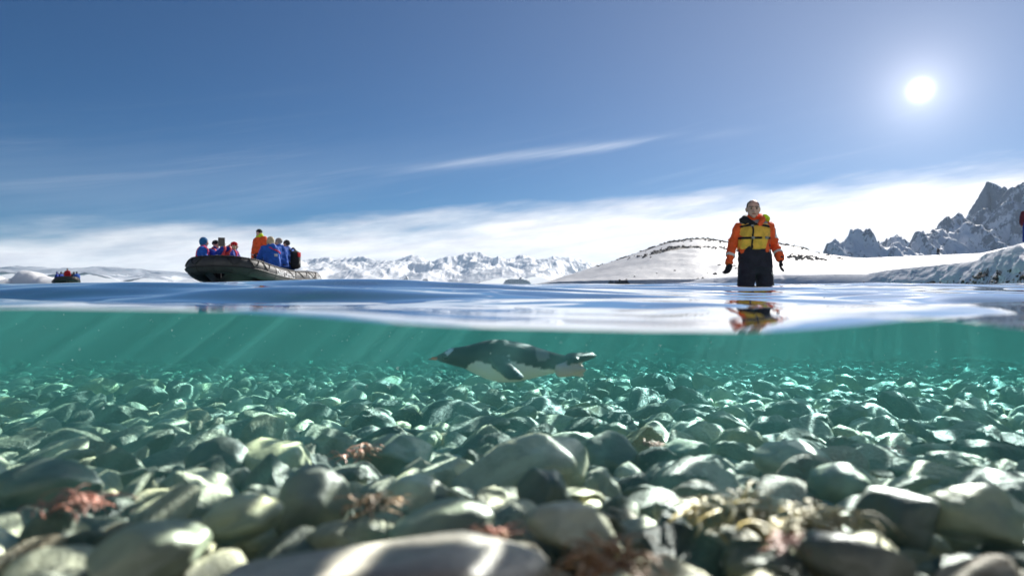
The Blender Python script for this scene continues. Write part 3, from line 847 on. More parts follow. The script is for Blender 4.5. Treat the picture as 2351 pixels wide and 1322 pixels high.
def head_prims(h, fwd, s=1.0):
    r, f, u = frame(fwd)
    R = np.stack([r, f, u], 1)
    at_ = lambda a, b, c: h + s * (r * a + f * b + u * c)
    return [ell(at_(0, -0.008, 0.03), (0.076 * s, 0.096 * s, 0.092 * s), R),
            hull_pts([(at_(-0.045, 0.03, -0.035), 0.03 * s), (at_(0.045, 0.03, -0.035), 0.03 * s), (at_(0, 0.062, -0.088), 0.022 * s), (at_(0, 0.0, -0.05), 0.045 * s), (at_(0, 0.055, 0.03), 0.04 * s)]),
            hull_pts([(at_(0, 0.084, 0.012), 0.009 * s), (at_(0, 0.112, -0.026), 0.012 * s), (at_(0.012, 0.09, -0.03), 0.009 * s), (at_(-0.012, 0.09, -0.03), 0.009 * s)]),
            hull_pts([(at_(-0.04, 0.075, 0.028), 0.012 * s), (at_(0.04, 0.075, 0.028), 0.012 * s)]),
            hull_pts([(at_(0.078, -0.005, 0.02), 0.012 * s), (at_(0.079, -0.008, -0.025), 0.009 * s), (at_(0.085, -0.022, 0.015), 0.01 * s)]),
            hull_pts([(at_(-0.078, -0.005, 0.02), 0.012 * s), (at_(-0.079, -0.008, -0.025), 0.009 * s), (at_(-0.085, -0.022, 0.015), 0.01 * s)])], at_, R

def hand_prims(w_, dirn, thumb, s=1.0, curl=0.35, fat=0.0):
    """palm and five fingers from wrist w_ along dirn; thumb: the side the thumb leaves from"""
    d = v3(*dirn); d /= np.linalg.norm(d)
    t = v3(*thumb); t -= d * (t @ d); t /= np.linalg.norm(t)
    n = np.cross(d, t)
    if n[1] < 0: n = -n
    a = lambda x, y, z: w_ + s * (d * x + t * y + n * z)
    out = [hull_pts([(a(0, 0.018, 0), 0.018 * s + fat), (a(0, -0.018, 0), 0.018 * s + fat), (a(0.085, 0.036, 0), 0.012 * s + fat), (a(0.08, -0.036, 0), 0.012 * s + fat)])]
    for off, ln in ((0.034, 0.068), (0.012, 0.078), (-0.012, 0.072), (-0.034, 0.055)):
        b0 = a(0.082, off, 0); b1 = a(0.082 + ln * 0.5, off * 1.15, ln * 0.5 * curl); b2 = a(0.082 + ln * 0.8, off * 1.2, ln * (0.5 * curl + 0.45 * curl * 1.6))
        out += [cap(b0, b1, 0.0095 * s + fat, 0.009 * s + fat), cap(b1, b2, 0.009 * s + fat, 0.0075 * s + fat)]
    out += [cap(a(0.02, 0.022, 0), a(0.055, 0.058, 0.012), 0.014 * s + fat, 0.011 * s + fat), cap(a(0.055, 0.058, 0.012), a(0.085, 0.066, 0.026), 0.011 * s + fat, 0.009 * s + fat)]
    return out

def limb(a, b, c, r0, r1, r2): return [cap(a, b, r0, r1), cap(b, c, r1, r2)]

def torso(J, grow_=0.0, lo=0.0):
    px_, cx_ = v3(0.075, 0, 0), v3(0.10, 0, 0)
    pr = [hull_pts([(J['pelvis'] + px_, 0.105 + grow_), (J['pelvis'] - px_, 0.105 + grow_), (J['chest'] + cx_, 0.105 + grow_), (J['chest'] - cx_, 0.105 + grow_)]),
          hull_pts([(J['chest'] + cx_, 0.105 + grow_), (J['chest'] - cx_, 0.105 + grow_), (J['sh_r'] - v3(0.03, 0, 0), 0.055 + grow_ * 0.8), (J['sh_l'] + v3(0.03, 0, 0), 0.055 + grow_ * 0.8), (J['neck'], 0.06 + grow_ * 0.5)])]
    return pr

def body(root, J, voxel=0.016, hands=True, s=1.0):
    hp, at_, R = head_prims(J['head'], J['look'], s)
    pr = torso(J) + [cap(J['neck'], J['head'] - v3(0, 0, 0.03), 0.055, 0.055)] + hp
    for k in 'rl':
        pr += limb(J['sh_' + k], J['el_' + k], J['wr_' + k], 0.055, 0.042, 0.029)
        pr += limb(J['hip_' + k], J['kn_' + k], J['an_' + k], 0.085, 0.058, 0.042)
        pr += [cap(J['an_' + k], J['an_' + k] + v3(0, 0.15, -0.05), 0.042, 0.035)]
        if hands:
            pr += hand_prims(J['wr_' + k], J['hd_' + k], J['th_' + k])
    o, dat = skin('body', pr, voxel, C['skin'], root, smooth=2)
    return o, at_, R

def face_bits(parent, at_, R, s=1.0):
    for x in (-0.032, 0.032):
        V, Fc = ICO[2]
        link('eye', mesh_np('eye', V * 0.0105 * s + at_(x, 0.083, 0.012), Fc, C['eye']), parent)
        V, Fc = hull_pts([(at_(x - 0.02, 0.088, 0.034), 0.006), (at_(x + 0.02, 0.088, 0.034), 0.006)])
        link('eyebrow', mesh_np('eyebrow', V, Fc, C['dark']), parent)
    V, Fc = hull_pts([(at_(-0.022, 0.079, -0.058), 0.006), (at_(0.022, 0.079, -0.058), 0.006), (at_(0, 0.086, -0.057), 0.007)])
    link('mouth', mesh_np('mouth', V, Fc, C['lip']), parent)

def seated(lean=0.08, turn=0.0, arms='lap', look=(0, 1, 0)):
    J = dict(pelvis=v3(0, 0, 0.12), chest=v3(0, lean, 0.46), neck=v3(0, lean * 1.3, 0.60), head=v3(0, lean * 1.5 + 0.015, 0.74),
             sh_r=v3(0.19, lean * 1.15, 0.53), sh_l=v3(-0.19, lean * 1.15, 0.53), hip_r=v3(0.1, 0.04, 0.11), hip_l=v3(-0.1, 0.04, 0.11),
             kn_r=v3(0.15, 0.45, 0.12), kn_l=v3(-0.15, 0.45, 0.12), an_r=v3(0.14, 0.46, -0.30), an_l=v3(-0.14, 0.46, -0.30), look=v3(*look))
    if arms == 'lap':
        J.update(el_r=v3(0.27, 0.10 + lean, 0.28), el_l=v3(-0.27, 0.10 + lean, 0.28), wr_r=v3(0.13, 0.33, 0.24), wr_l=v3(-0.13, 0.33, 0.24))
        hd = (0, 1, -0.2)
    else:   # holding something up to the face
        J.update(el_r=v3(0.24, 0.24 + lean, 0.42), el_l=v3(-0.24, 0.24 + lean, 0.42), wr_r=v3(0.11, 0.36 + lean, 0.64), wr_l=v3(-0.11, 0.36 + lean, 0.64))
        hd = (0, 0.4, 1)
    J.update(hd_r=v3(*hd), hd_l=v3(*hd), th_r=v3(-1, 0, 0.3), th_l=v3(1, 0, 0.3))
    return J

def standing(h=0.0, arms=None):
    J = dict(pelvis=v3(0, 0, 0.96), chest=v3(0, 0.01, 1.30), neck=v3(0, 0.0, 1.48), head=v3(0, 0.015, 1.64), sh_r=v3(0.20, 0, 1.42), sh_l=v3(-0.20, 0, 1.42),
             hip_r=v3(0.10, 0, 0.92), hip_l=v3(-0.10, 0, 0.92), kn_r=v3(0.13, 0.03, 0.50), kn_l=v3(-0.13, 0.03, 0.50), an_r=v3(0.13, 0, 0.09), an_l=v3(-0.13, 0, 0.09), look=v3(0, 1, 0),
             el_r=v3(0.29, 0.0, 1.12), el_l=v3(-0.29, 0.0, 1.12), wr_r=v3(0.30, 0.10, 0.86), wr_l=v3(-0.30, 0.10, 0.86), hd_r=v3(0, 0.2, -1), hd_l=v3(0, 0.2, -1), th_r=v3(-0.4, 1, 0), th_l=v3(0.4, 1, 0))
    return J

def jacket(root, J, mat, voxel=0.016, fat=0.032, seed=0, slim=1.0):
    pr = torso(J, fat)
    for k in 'rl':
        wr = J['wr_' + k]; el_ = J['el_' + k]; w2 = el_ + (wr - el_) * 0.96
        pr += limb(J['sh_' + k], el_, w2, (0.066 + fat * 0.7) * slim, (0.052 + fat * 0.7) * slim, (0.042 + fat * 0.5) * slim)
    pr += [cap(J['neck'] - v3(0, 0, 0.02), J['neck'] + v3(0, 0, 0.035), 0.075 + fat * 0.4, 0.078)]
    return skin('jacket', pr, voxel, mat, root, smooth=2, wrinkle=0.020, wscale=6.0, seed=seed)

def trousers(root, J, mat, voxel=0.018, fat=0.028, seed=0):
    px_ = v3(0.075, 0, 0)
    pr = [hull_pts([(J['pelvis'] + px_, 0.115 + fat), (J['pelvis'] - px_, 0.115 + fat), (J['hip_r'], 0.09 + fat), (J['hip_l'], 0.09 + fat)])]
    for k in 'rl':
        pr += limb(J['hip_' + k], J['kn_' + k], J['an_' + k], 0.092 + fat, 0.066 + fat, 0.052 + fat)
        pr += [cap(J['an_' + k] + v3(0, 0, -0.02), J['an_' + k] + v3(0, 0.17, -0.045), 0.06, 0.048)]
    return skin('trousers', pr, voxel, mat, root, smooth=2, wrinkle=0.009, wscale=9.0, seed=seed)

def hat(root, J, mat, name='hat', s=1.0, low=0.0):
    hp, at_, R = head_prims(J['head'], J['look'])
    return skin(name, [ell(at_(0, -0.014, 0.045), (0.090 * s, 0.106 * s, 0.088 * s), R), hull_pts([(at_(0.06, 0.04, 0.045), 0.026), (at_(-0.06, 0.04, 0.045), 0.026), (at_(0, -0.09, 0.02 - low), 0.03), (at_(0.07, -0.05, 0.02 - low), 0.025), (at_(-0.07, -0.05, 0.02 - low), 0.025)])], 0.014, mat, root, smooth=1)[0]

def hood(root, J, mat, up=True, name='hood'):
    hp, at_, R = head_prims(J['head'], J['look'])
    if up:
        pr = [ell(at_(0, -0.03, 0.025), (0.115, 0.115, 0.128), R), hull_pts([(at_(0.06, 0.0, -0.10), 0.055), (at_(-0.06, 0.0, -0.10), 0.055), (at_(0, -0.05, -0.05), 0.08)])]
    else:   # thrown back on the shoulders
        b = J['neck']; r, f, u = frame(J['look'])
        pr = [hull_pts([(b + r * 0.10 - f * 0.05, 0.05), (b - r * 0.10 - f * 0.05, 0.05), (b - f * 0.13 - u * 0.06, 0.06), (b - f * 0.10 + u * 0.03, 0.05)]), cap(b + r * 0.09, b + r * 0.07 + f * 0.06, 0.045, 0.035), cap(b - r * 0.09, b - r * 0.07 + f * 0.06, 0.045, 0.035)]
    return skin(name, pr, 0.015, mat, root, smooth=2, wrinkle=0.006, wscale=16.0)[0]

def hair(root, J, mat, length=0.0):
    hp, at_, R = head_prims(J['head'], J['look'])
    pr = [ell(at_(0, -0.018, 0.042), (0.084, 0.100, 0.090), R)]
    if length: pr += [hull_pts([(at_(0.055, -0.05, 0.02), 0.045), (at_(-0.055, -0.05, 0.02), 0.045), (at_(0.05, -0.07, -length), 0.035), (at_(-0.05, -0.07, -length), 0.035)]), cap(at_(0.075, 0.0, 0.0), at_(0.07, 0.02, -length), 0.03, 0.02), cap(at_(-0.075, 0.0, 0.0), at_(-0.07, 0.02, -length), 0.03, 0.02)]
    return skin('hair', pr, 0.013, mat, root, smooth=1, wrinkle=0.006, wscale=30.0)[0]

def strap_test(J, w_=0.035, x=0.12):
    """straps of a slim life jacket over both shoulders"""
    zc = J['chest'][2]
    return lambda V: (np.abs(np.abs(V[:, 0]) - x) < w_) & (V[:, 2] > zc - 0.10) | ((np.abs(V[:, 2] - (zc - 0.10)) < 0.022) & (np.abs(V[:, 0]) < 0.2))

def slim_vest(root, J, data, mat):
    peel('life_jacket', data, strap_test(J), 0.018, mat, root)

# ------------------------------------------------------------------ the man wading in the sea
def wading_man():
    Y = 9.0; k = Y / F
    base_z = -0.655
    p = P(1727, 655, Y)
    root = empty('person', (p.x, Y, base_z), PI)
    tag(root, 'man in orange jacket and yellow life vest wading thigh-deep in the sea', 'person')
    def at_px(px, py, y=0.0): return v3((1727 - px) * k, y, CAMZ + (HORIZON - py) * k - base_z)
    J = standing()
    J.update(pelvis=at_px(1733, 598), chest=at_px(1729, 543, 0.02), neck=at_px(1727, 509), head=at_px(1727, 482.5, 0.03), sh_r=at_px(1697, 525), sh_l=at_px(1764, 520),
             el_r=at_px(1682, 561, -0.03), el_l=at_px(1781, 560, -0.05), wr_r=at_px(1669, 603, 0.08), wr_l=at_px(1785, 595, 0.10),
             hip_r=at_px(1716, 610), hip_l=at_px(1752, 610), kn_r=v3(0.15, 0.12, 0.53), kn_l=v3(-0.20, 0.02, 0.50), an_r=v3(0.15, 0.10, 0.09), an_l=v3(-0.19, -0.12, 0.09),
             look=v3(0.22, 1, -0.04), hd_r=v3(0.25, 0.15, -1), hd_l=v3(0.15, 0.15, -1), th_r=v3(-0.5, 1, 0), th_l=v3(0.5, 1, 0))
    b, at_, R = body(root, J, 0.009, False, 1.08)
    face_bits(b, at_, R, 1.08)
    hair(root, J, C['dark'])
    V, Fc = None, None
    jk, jd = jacket(root, J, C['orange'], 0.010, 0.026, 3, 0.88)
    for s_, a, c in (('r', J['el_r'], J['wr_r']), ('l', J['el_l'], J['wr_l'])):
        d = (c - a); L = np.linalg.norm(d); d = d / L
        side = 1 if s_ == 'r' else -1
        peel('reflective_band', jd, lambda V, a=a, d=d, L=L, side=side: (np.abs((V - a) @ d - L * 0.62) < 0.022) & (V[:, 0] * side > 0.19), 0.006, C['white'], jk)
    peel('shoulder_patch', jd, lambda V: (np.abs(V[:, 2] - at_px(0, 535)[2]) < 0.075) & (V[:, 0] < at_px(1779, 0)[0] + 0.01) & (V[:, 1] > -0.03), 0.004, C['white'], jk)
    # bib trousers reaching to the chest
    px_ = v3(0.08, 0, 0)
    wst = at_px(1731, 558)
    pr = [hull_pts([(wst + v3(0.06, 0, -0.02), 0.153), (wst - v3(0.06, 0, 0.02), 0.153), (J['pelvis'] + v3(0.08, 0, -0.02), 0.160), (J['pelvis'] - v3(0.08, 0, 0.02), 0.160), (J['hip_r'] + v3(0.02, 0, -0.05), 0.115), (J['hip_l'] + v3(-0.02, 0, -0.05), 0.115)])]
    for q in 'rl':
        pr += limb(J['hip_' + q] + v3(0, 0, -0.05), J['kn_' + q], J['an_' + q], 0.118, 0.104, 0.095)
        pr += [cap(J['an_' + q], J['an_' + q] + v3(0, 0.18, -0.02), 0.07, 0.06)]
    bib, bd = skin('bib_trousers', pr, 0.012, C['navy'], root, smooth=2, wrinkle=0.013, wscale=7.0, seed=8)
    peel('knee_logo', bd, lambda V: (np.hypot(V[:, 0] - at_px(1769, 0)[0], (V[:, 2] - at_px(0, 628)[2]) * 1.4) < 0.035) & (V[:, 1] > 0.0), 0.004, C['white'], bib)
    # life vest
    g = 0.058
    pr = [hull_pts([(at_px(1728, 560, 0.015) + v3(0.080, 0, 0), 0.152), (at_px(1728, 560, 0.015) - v3(0.078, 0, 0), 0.150), (J['chest'] + v3(0.066, 0.035, 0.02), 0.156), (J['chest'] - v3(0.066, -0.035, -0.02), 0.156), (at_px(1711, 517, 0.02), 0.088), (at_px(1745, 517, 0.02), 0.088)])]
    vest, vd = skin('life_vest', pr, 0.009, C['yellow'], root, smooth=3, wrinkle=0.006, wscale=8.0, seed=2)
    fr_ = lambda V: V[:, 1] > -0.25
    zz = lambda py: at_px(0, py)[2]
    peel('shoulder_yoke', vd, lambda V: V[:, 2] > zz(516), 0.006, C['grey'], vest)
    peel('chest_strap', vd, lambda V: np.abs(V[:, 2] - zz(520.5) - 0.04 * (0.5 - np.abs(V[:, 0]) * 4)) < 0.016, 0.010, C['black'], vest)
    peel('waist_strap', vd, lambda V: (np.abs(V[:, 2] - zz(548)) < 0.017) & ~((np.abs(V[:, 0] - at_px(1741, 0)[0]) < 0.018) & (V[:, 1] > 0)), 0.012, C['black'], vest)
    peel('zip_flap', vd, lambda V: (np.abs(V[:, 0] - at_px(1717, 0)[0]) < 0.017) & (V[:, 1] > 0) & (V[:, 2] < zz(512)), 0.012, C['black'], vest)
    for bx_, bz_ in ((1717, 548), (1717, 521), (1748, 548)):
        c_ = at_px(bx_, bz_); d_ = np.abs(vd[0][:, [0, 2]] - c_[[0, 2]]).sum(1) + (vd[0][:, 1] < 0) * 9
        y_ = vd[0][d_.argmin(), 1]
        W, G_ = hull_pts([(v3(c_[0] + sx_ * 0.016, y_ + 0.016, c_[2] + sz_ * 0.012), 0.005) for sx_ in (-1, 1) for sz_ in (-1, 1)])
        link('buckle', mesh_np('buckle', W, G_, C['grey']), vest)
    # collar and thrown-back hood
    n_ = J['neck']
    skin('collar', [cap(n_ + v3(0.13, 0.06, 0.03), n_ + v3(0.07, -0.06, 0.05), 0.042, 0.05), cap(n_ + v3(0.13, 0.07, 0.03), n_ + v3(0.04, 0.13, -0.04), 0.040, 0.034), cap(n_ + v3(0.17, 0.07, 0.015), n_ + v3(0.12, 0.10, -0.02), 0.034, 0.03)], 0.010, C['black'], root, smooth=2, wrinkle=0.006)
    skin('hood', [cap(n_ + v3(-0.10, 0.10, 0.02), n_ + v3(-0.12, -0.04, 0.06), 0.04, 0.055), cap(n_ + v3(-0.12, -0.04, 0.06), n_ + v3(0.05, -0.12, 0.04), 0.055, 0.055), cap(n_ + v3(-0.10, 0.10, 0.02), n_ + v3(-0.05, 0.14, -0.05), 0.036, 0.03)], 0.010, C['orange'], root, smooth=2, wrinkle=0.006)
    skin('hood_lining', [cap(n_ + v3(-0.15, 0.05, 0.06), n_ + v3(-0.20, -0.03, 0.04), 0.04, 0.05)], 0.010, C['lime'], root, smooth=2, wrinkle=0.006)
    for q in 'rl':
        skin('glove', hand_prims(J['wr_' + q] - 0.01, J['hd_' + q], J['th_' + q], 1.06, 0.45, 0.006) + [cap(J['wr_' + q] - v3(0, 0, 0.0), J['wr_' + q] + 0.02 * v3(0, 0, 1), 0.036, 0.038)], 0.0065, C['black'], root, smooth=1)
wading_man()

# ------------------------------------------------------------------ inflatable boats and their passengers
def tube_mesh(path, radii, nseg=20):
    P_ = np.array(path, float); n = len(P_)
    T = np.gradient(P_, axis=0); T /= np.linalg.norm(T, axis=1)[:, None]
    up = v3(0, 0, 1)
    A = np.cross(T, up); A /= np.linalg.norm(A, axis=1)[:, None]; B = np.cross(A, T)
    th_ = np.linspace(0, 2 * PI, nseg, endpoint=False)
    V = P_[:, None, :] + np.array(radii)[:, None, None] * (A[:, None, :] * np.cos(th_)[None, :, None] + B[:, None, :] * np.sin(th_)[None, :, None])
    I = np.arange(n * nseg).reshape(n, nseg)
    Fq = np.stack([I[:-1], np.roll(I[:-1], -1, 1), np.roll(I[1:], -1, 1), I[1:]], -1).reshape(-1, 4)
    V = V.reshape(-1, 3)
    V = np.concatenate([V, P_[:1], P_[-1:]])
    c0, c1 = len(V) - 2, len(V) - 1
    ends = [(c0, (j + 1) % nseg, j, j) for j in range(nseg)] + [(c1, I[-1, j], I[-1, (j + 1) % nseg], I[-1, (j + 1) % nseg]) for j in range(nseg)]
    return V, np.concatenate([Fq, np.array(ends)])

def smooth_path(pts, n):
    """Catmull-Rom through the points"""
    p = np.array(pts, float); p = np.concatenate([2 * p[:1] - p[1:2], p, 2 * p[-1:] - p[-2:-1]])
    out = []
    m = len(p) - 3
    for i in range(n):
        u = i / (n - 1) * m; k = min(int(u), m - 1); t = u - k
        a, b, c, d = p[k:k + 4]
        out.append(0.5 * (2 * b + (c - a) * t + (2 * a - 5 * b + 4 * c - d) * t * t + (3 * b - a - 3 * c + d) * t ** 3))
    return np.array(out)

m_tube = mottled('boat_rubber', (0.026, 0.027, 0.030), (0.046, 0.046, 0.048), 5.0, 0.58, 0.15, 40.0, spec=0.5)
m_rub = principled('black_rubber', (0.012, 0.012, 0.013), 0.55)[0]
m_deck = mottled('boat_floor', (0.10, 0.10, 0.11), (0.06, 0.06, 0.065), 6.0, 0.7)
m_white = principled('white_lettering', (0.82, 0.82, 0.82), 0.5)[0]

side = [(0.93, -2.95, 0.37), (0.94, -2.4, 0.36), (0.95, -1.2, 0.35), (0.95, 0.2, 0.36), (0.94, 1.1, 0.42), (0.88, 1.75, 0.50), (0.74, 2.25, 0.60), (0.46, 2.52, 0.66), (0.0, 2.60, 0.68)]
full = side + [(-x, y, z) for x, y, z in side[-2::-1]]
TP = smooth_path(full, 141)
dd = np.minimum(np.arange(141), 140 - np.arange(141))
TR = 0.235 * np.interp(dd, [0, 3, 8, 12, 141], [0.18, 0.55, 0.95, 1.0, 1.0])
def tube_point(i, ang, off):
    """point on the tube skin at path index i (float); ang 0 = outward, 90 = up"""
    k = min(int(i), 139); t = i - k
    p = TP[k] * (1 - t) + TP[k + 1] * t; r = TR[k] * (1 - t) + TR[k + 1] * t
    T = TP[k + 1] - TP[k]; T = T / np.linalg.norm(T)
    A = np.cross(T, v3(0, 0, 1)); A /= np.linalg.norm(A); B = np.cross(A, T)
    return p + (r + off) * (A * math.cos(rad(ang)) + B * math.sin(rad(ang)))

def letters(name, text, size, i0, ang0, parent, spacing=1.0):
    """flat print on the outside of the tube, running towards the stern"""
    cu = bpy.data.curves.new('t', 'FONT'); cu.body = text; cu.size = size; cu.space_character = spacing; cu.shear = 0.12; cu.offset = 0.006
    ob = bpy.data.objects.new('t', cu); COL.objects.link(ob)
    bpy.context.view_layer.update()
    me = bpy.data.meshes.new_from_object(ob.evaluated_get(bpy.context.evaluated_depsgraph_get()))
    bpy.data.objects.remove(ob)
    bm = bmesh.new(); bm.from_mesh(me); bmesh.ops.triangulate(bm, faces=bm.faces[:])
    bmesh.ops.subdivide_edges(bm, edges=[e for e in bm.edges if e.calc_length() > 0.03], cuts=2, use_grid_fill=False)
    seg = np.linalg.norm(TP[70 - 40] - TP[70 - 41])
    for v in bm.verts:
        co = tube_point(i0 + v.co.x / seg, ang0 + math.degrees(v.co.y / 0.24), 0.007)
        v.co = co
    bm.to_mesh(me); bm.free(); me.materials.append(m_white); me.name = name
    return link(name, me, parent)

def inflatable(label, loc, rz, lettered=True):
    root = empty('inflatable_boat', loc, rz)
    tag(root, label, 'boat', 'inflatable boats on the sea')
    V, Fq = tube_mesh(TP, TR, 24)
    tube = link('tube', mesh_np('tube', V, Fq, m_tube), root)
    # seams round the tube, the bow patch, the rubbing strake and the grab line
    for i in (14, 40, 55, 62.5, 70, 77.5, 85, 100, 126):
        k = int(i); ring = np.array([tube_point(i, a, 0.003) for a in np.linspace(0, 360, 25)])
        W, G = tube_mesh(ring, np.full(25, 0.006), 6); link('seam', mesh_np('seam', W, G, m_rub), tube)
    st = np.array([tube_point(i, -12, 0.012) for i in np.linspace(6, 134, 110)])
    W, G = tube_mesh(st, np.full(len(st), 0.022), 8); link('rubbing_strake', mesh_np('rubbing_strake', W, G, m_rub), root)
    W, G = tube_mesh(np.array([tube_point(i, 58, 0.012) for i in np.linspace(10, 130, 110)]), np.full(110, 0.016), 6)
    link('grab_line', mesh_np('grab_line', W, G, m_rub), root)
    for a_, b_ in ((12, 17), (18, 23), (24, 29), (44, 49), (51, 56), (59, 65), (75, 81), (84, 89), (91, 96), (111, 116), (117, 122), (123, 128)):
        lp = np.array([tube_point(a_ + (b_ - a_) * t, 50 - 46 * math.sin(PI * t), 0.014) for t in np.linspace(0, 1, 14)])
        W, G = tube_mesh(lp, np.full(14, 0.013), 6); link('grab_rope', mesh_np('grab_rope', W, G, m_rub), root)
    # hull below the tubes
    ysec = np.linspace(-2.4, 2.48, 40); HV = []
    for y in ysec:
        hw = np.interp(y, [-2.4, 1.0, 1.8, 2.3, 2.48], [0.82, 0.82, 0.72, 0.46, 0.25]); ch = np.interp(y, [-2.4, 0.8, 1.8, 2.5], [0.22, 0.24, 0.40, 0.55]); kl = np.interp(y, [-2.4, 0.2, 1.2, 2.0, 2.5], [-0.22, -0.22, -0.22, -0.12, 0.30])
        HV += [(-hw, y, ch), (-hw * 0.5, y, (ch + kl) / 2 - 0.03), (0, y, kl), (hw * 0.5, y, (ch + kl) / 2 - 0.03), (hw, y, ch)]
    link('hull', mesh_np('hull', HV, grid_faces(40, 5), m_rub), root)
    def box(name, x0, x1, y0, y1, z0, z1, mat, par=root):
        Vb = [(x, y, z) for z in (z0, z1) for x, y in ((x0, y0), (x1, y0), (x1, y1), (x0, y1))]
        return link(name, mesh_np(name, Vb, [(3, 2, 1, 0), (4, 5, 6, 7), (0, 1, 5, 4), (1, 2, 6, 5), (2, 3, 7, 6), (3, 0, 4, 7)], mat, False), par)
    box('floor', -0.78, 0.78, -2.3, 1.75, 0.20, 0.235, m_deck)
    box('transom', -0.75, 0.75, -2.38, -2.32, 0.0, 0.62, m_deck)
    en, _ = skin('outboard_motor', [hull_pts([(v3(-0.12, -2.62, 0.80), 0.10), (v3(0.12, -2.62, 0.80), 0.10), (v3(0, -2.40, 0.88), 0.10), (v3(0, -2.55, 1.0), 0.12)]), cap(v3(0, -2.62, 0.75), v3(0, -2.66, -0.3), 0.09, 0.05)], 0.03, m_rub, root, smooth=1)
    if lettered:
        letters('name_lettering', 'David Campos', 0.24, 100.5, -6, tube)
        letters('maker_mark', 'Ring', 0.15, 122.5, 2, tube, 1.1)
        letters('maker_mark', 'Nupa', 0.18, 127.2, -8, tube)
        ln = np.array([tube_point(i, -20, 0.006) for i in np.linspace(123.2, 127.0, 12)])
        W, G = tube_mesh(ln, np.full(12, 0.016), 6); link('maker_mark', mesh_np('maker_mark', W, G, m_white), tube)
    return root

def passenger(loc, rz, label, pose, jk, head, headmat, legs='black', strap=None, skinhands=True, group=None, gloves=None, hooddown=None):
    root = empty('person', loc, rz)
    tag(root, label, 'person', group)
    b, at_, R = body(root, pose, 0.017)
    j, jd = jacket(root, pose, C[jk], 0.017, 0.042, hash(label) % 97 if False else len(label))
    trousers(root, pose, C[legs])
    if strap: slim_vest(root, pose, jd, C[strap])
    if head == 'hood': hood(root, pose, C[headmat], True)
    elif head == 'hat': hat(root, pose, C[headmat])
    elif head == 'hair': hair(root, pose, C[headmat])
    elif head == 'long': hair(root, pose, C[headmat], 0.16)
    if hooddown: hood(root, pose, C[hooddown], False)
    if gloves:
        for q in 'rl':
            skin('glove', hand_prims(pose['wr_' + q], pose['hd_' + q], pose['th_' + q], 1.0, 0.5, 0.004), 0.010, C[gloves], root, smooth=1)
    return root, pose, jd, j

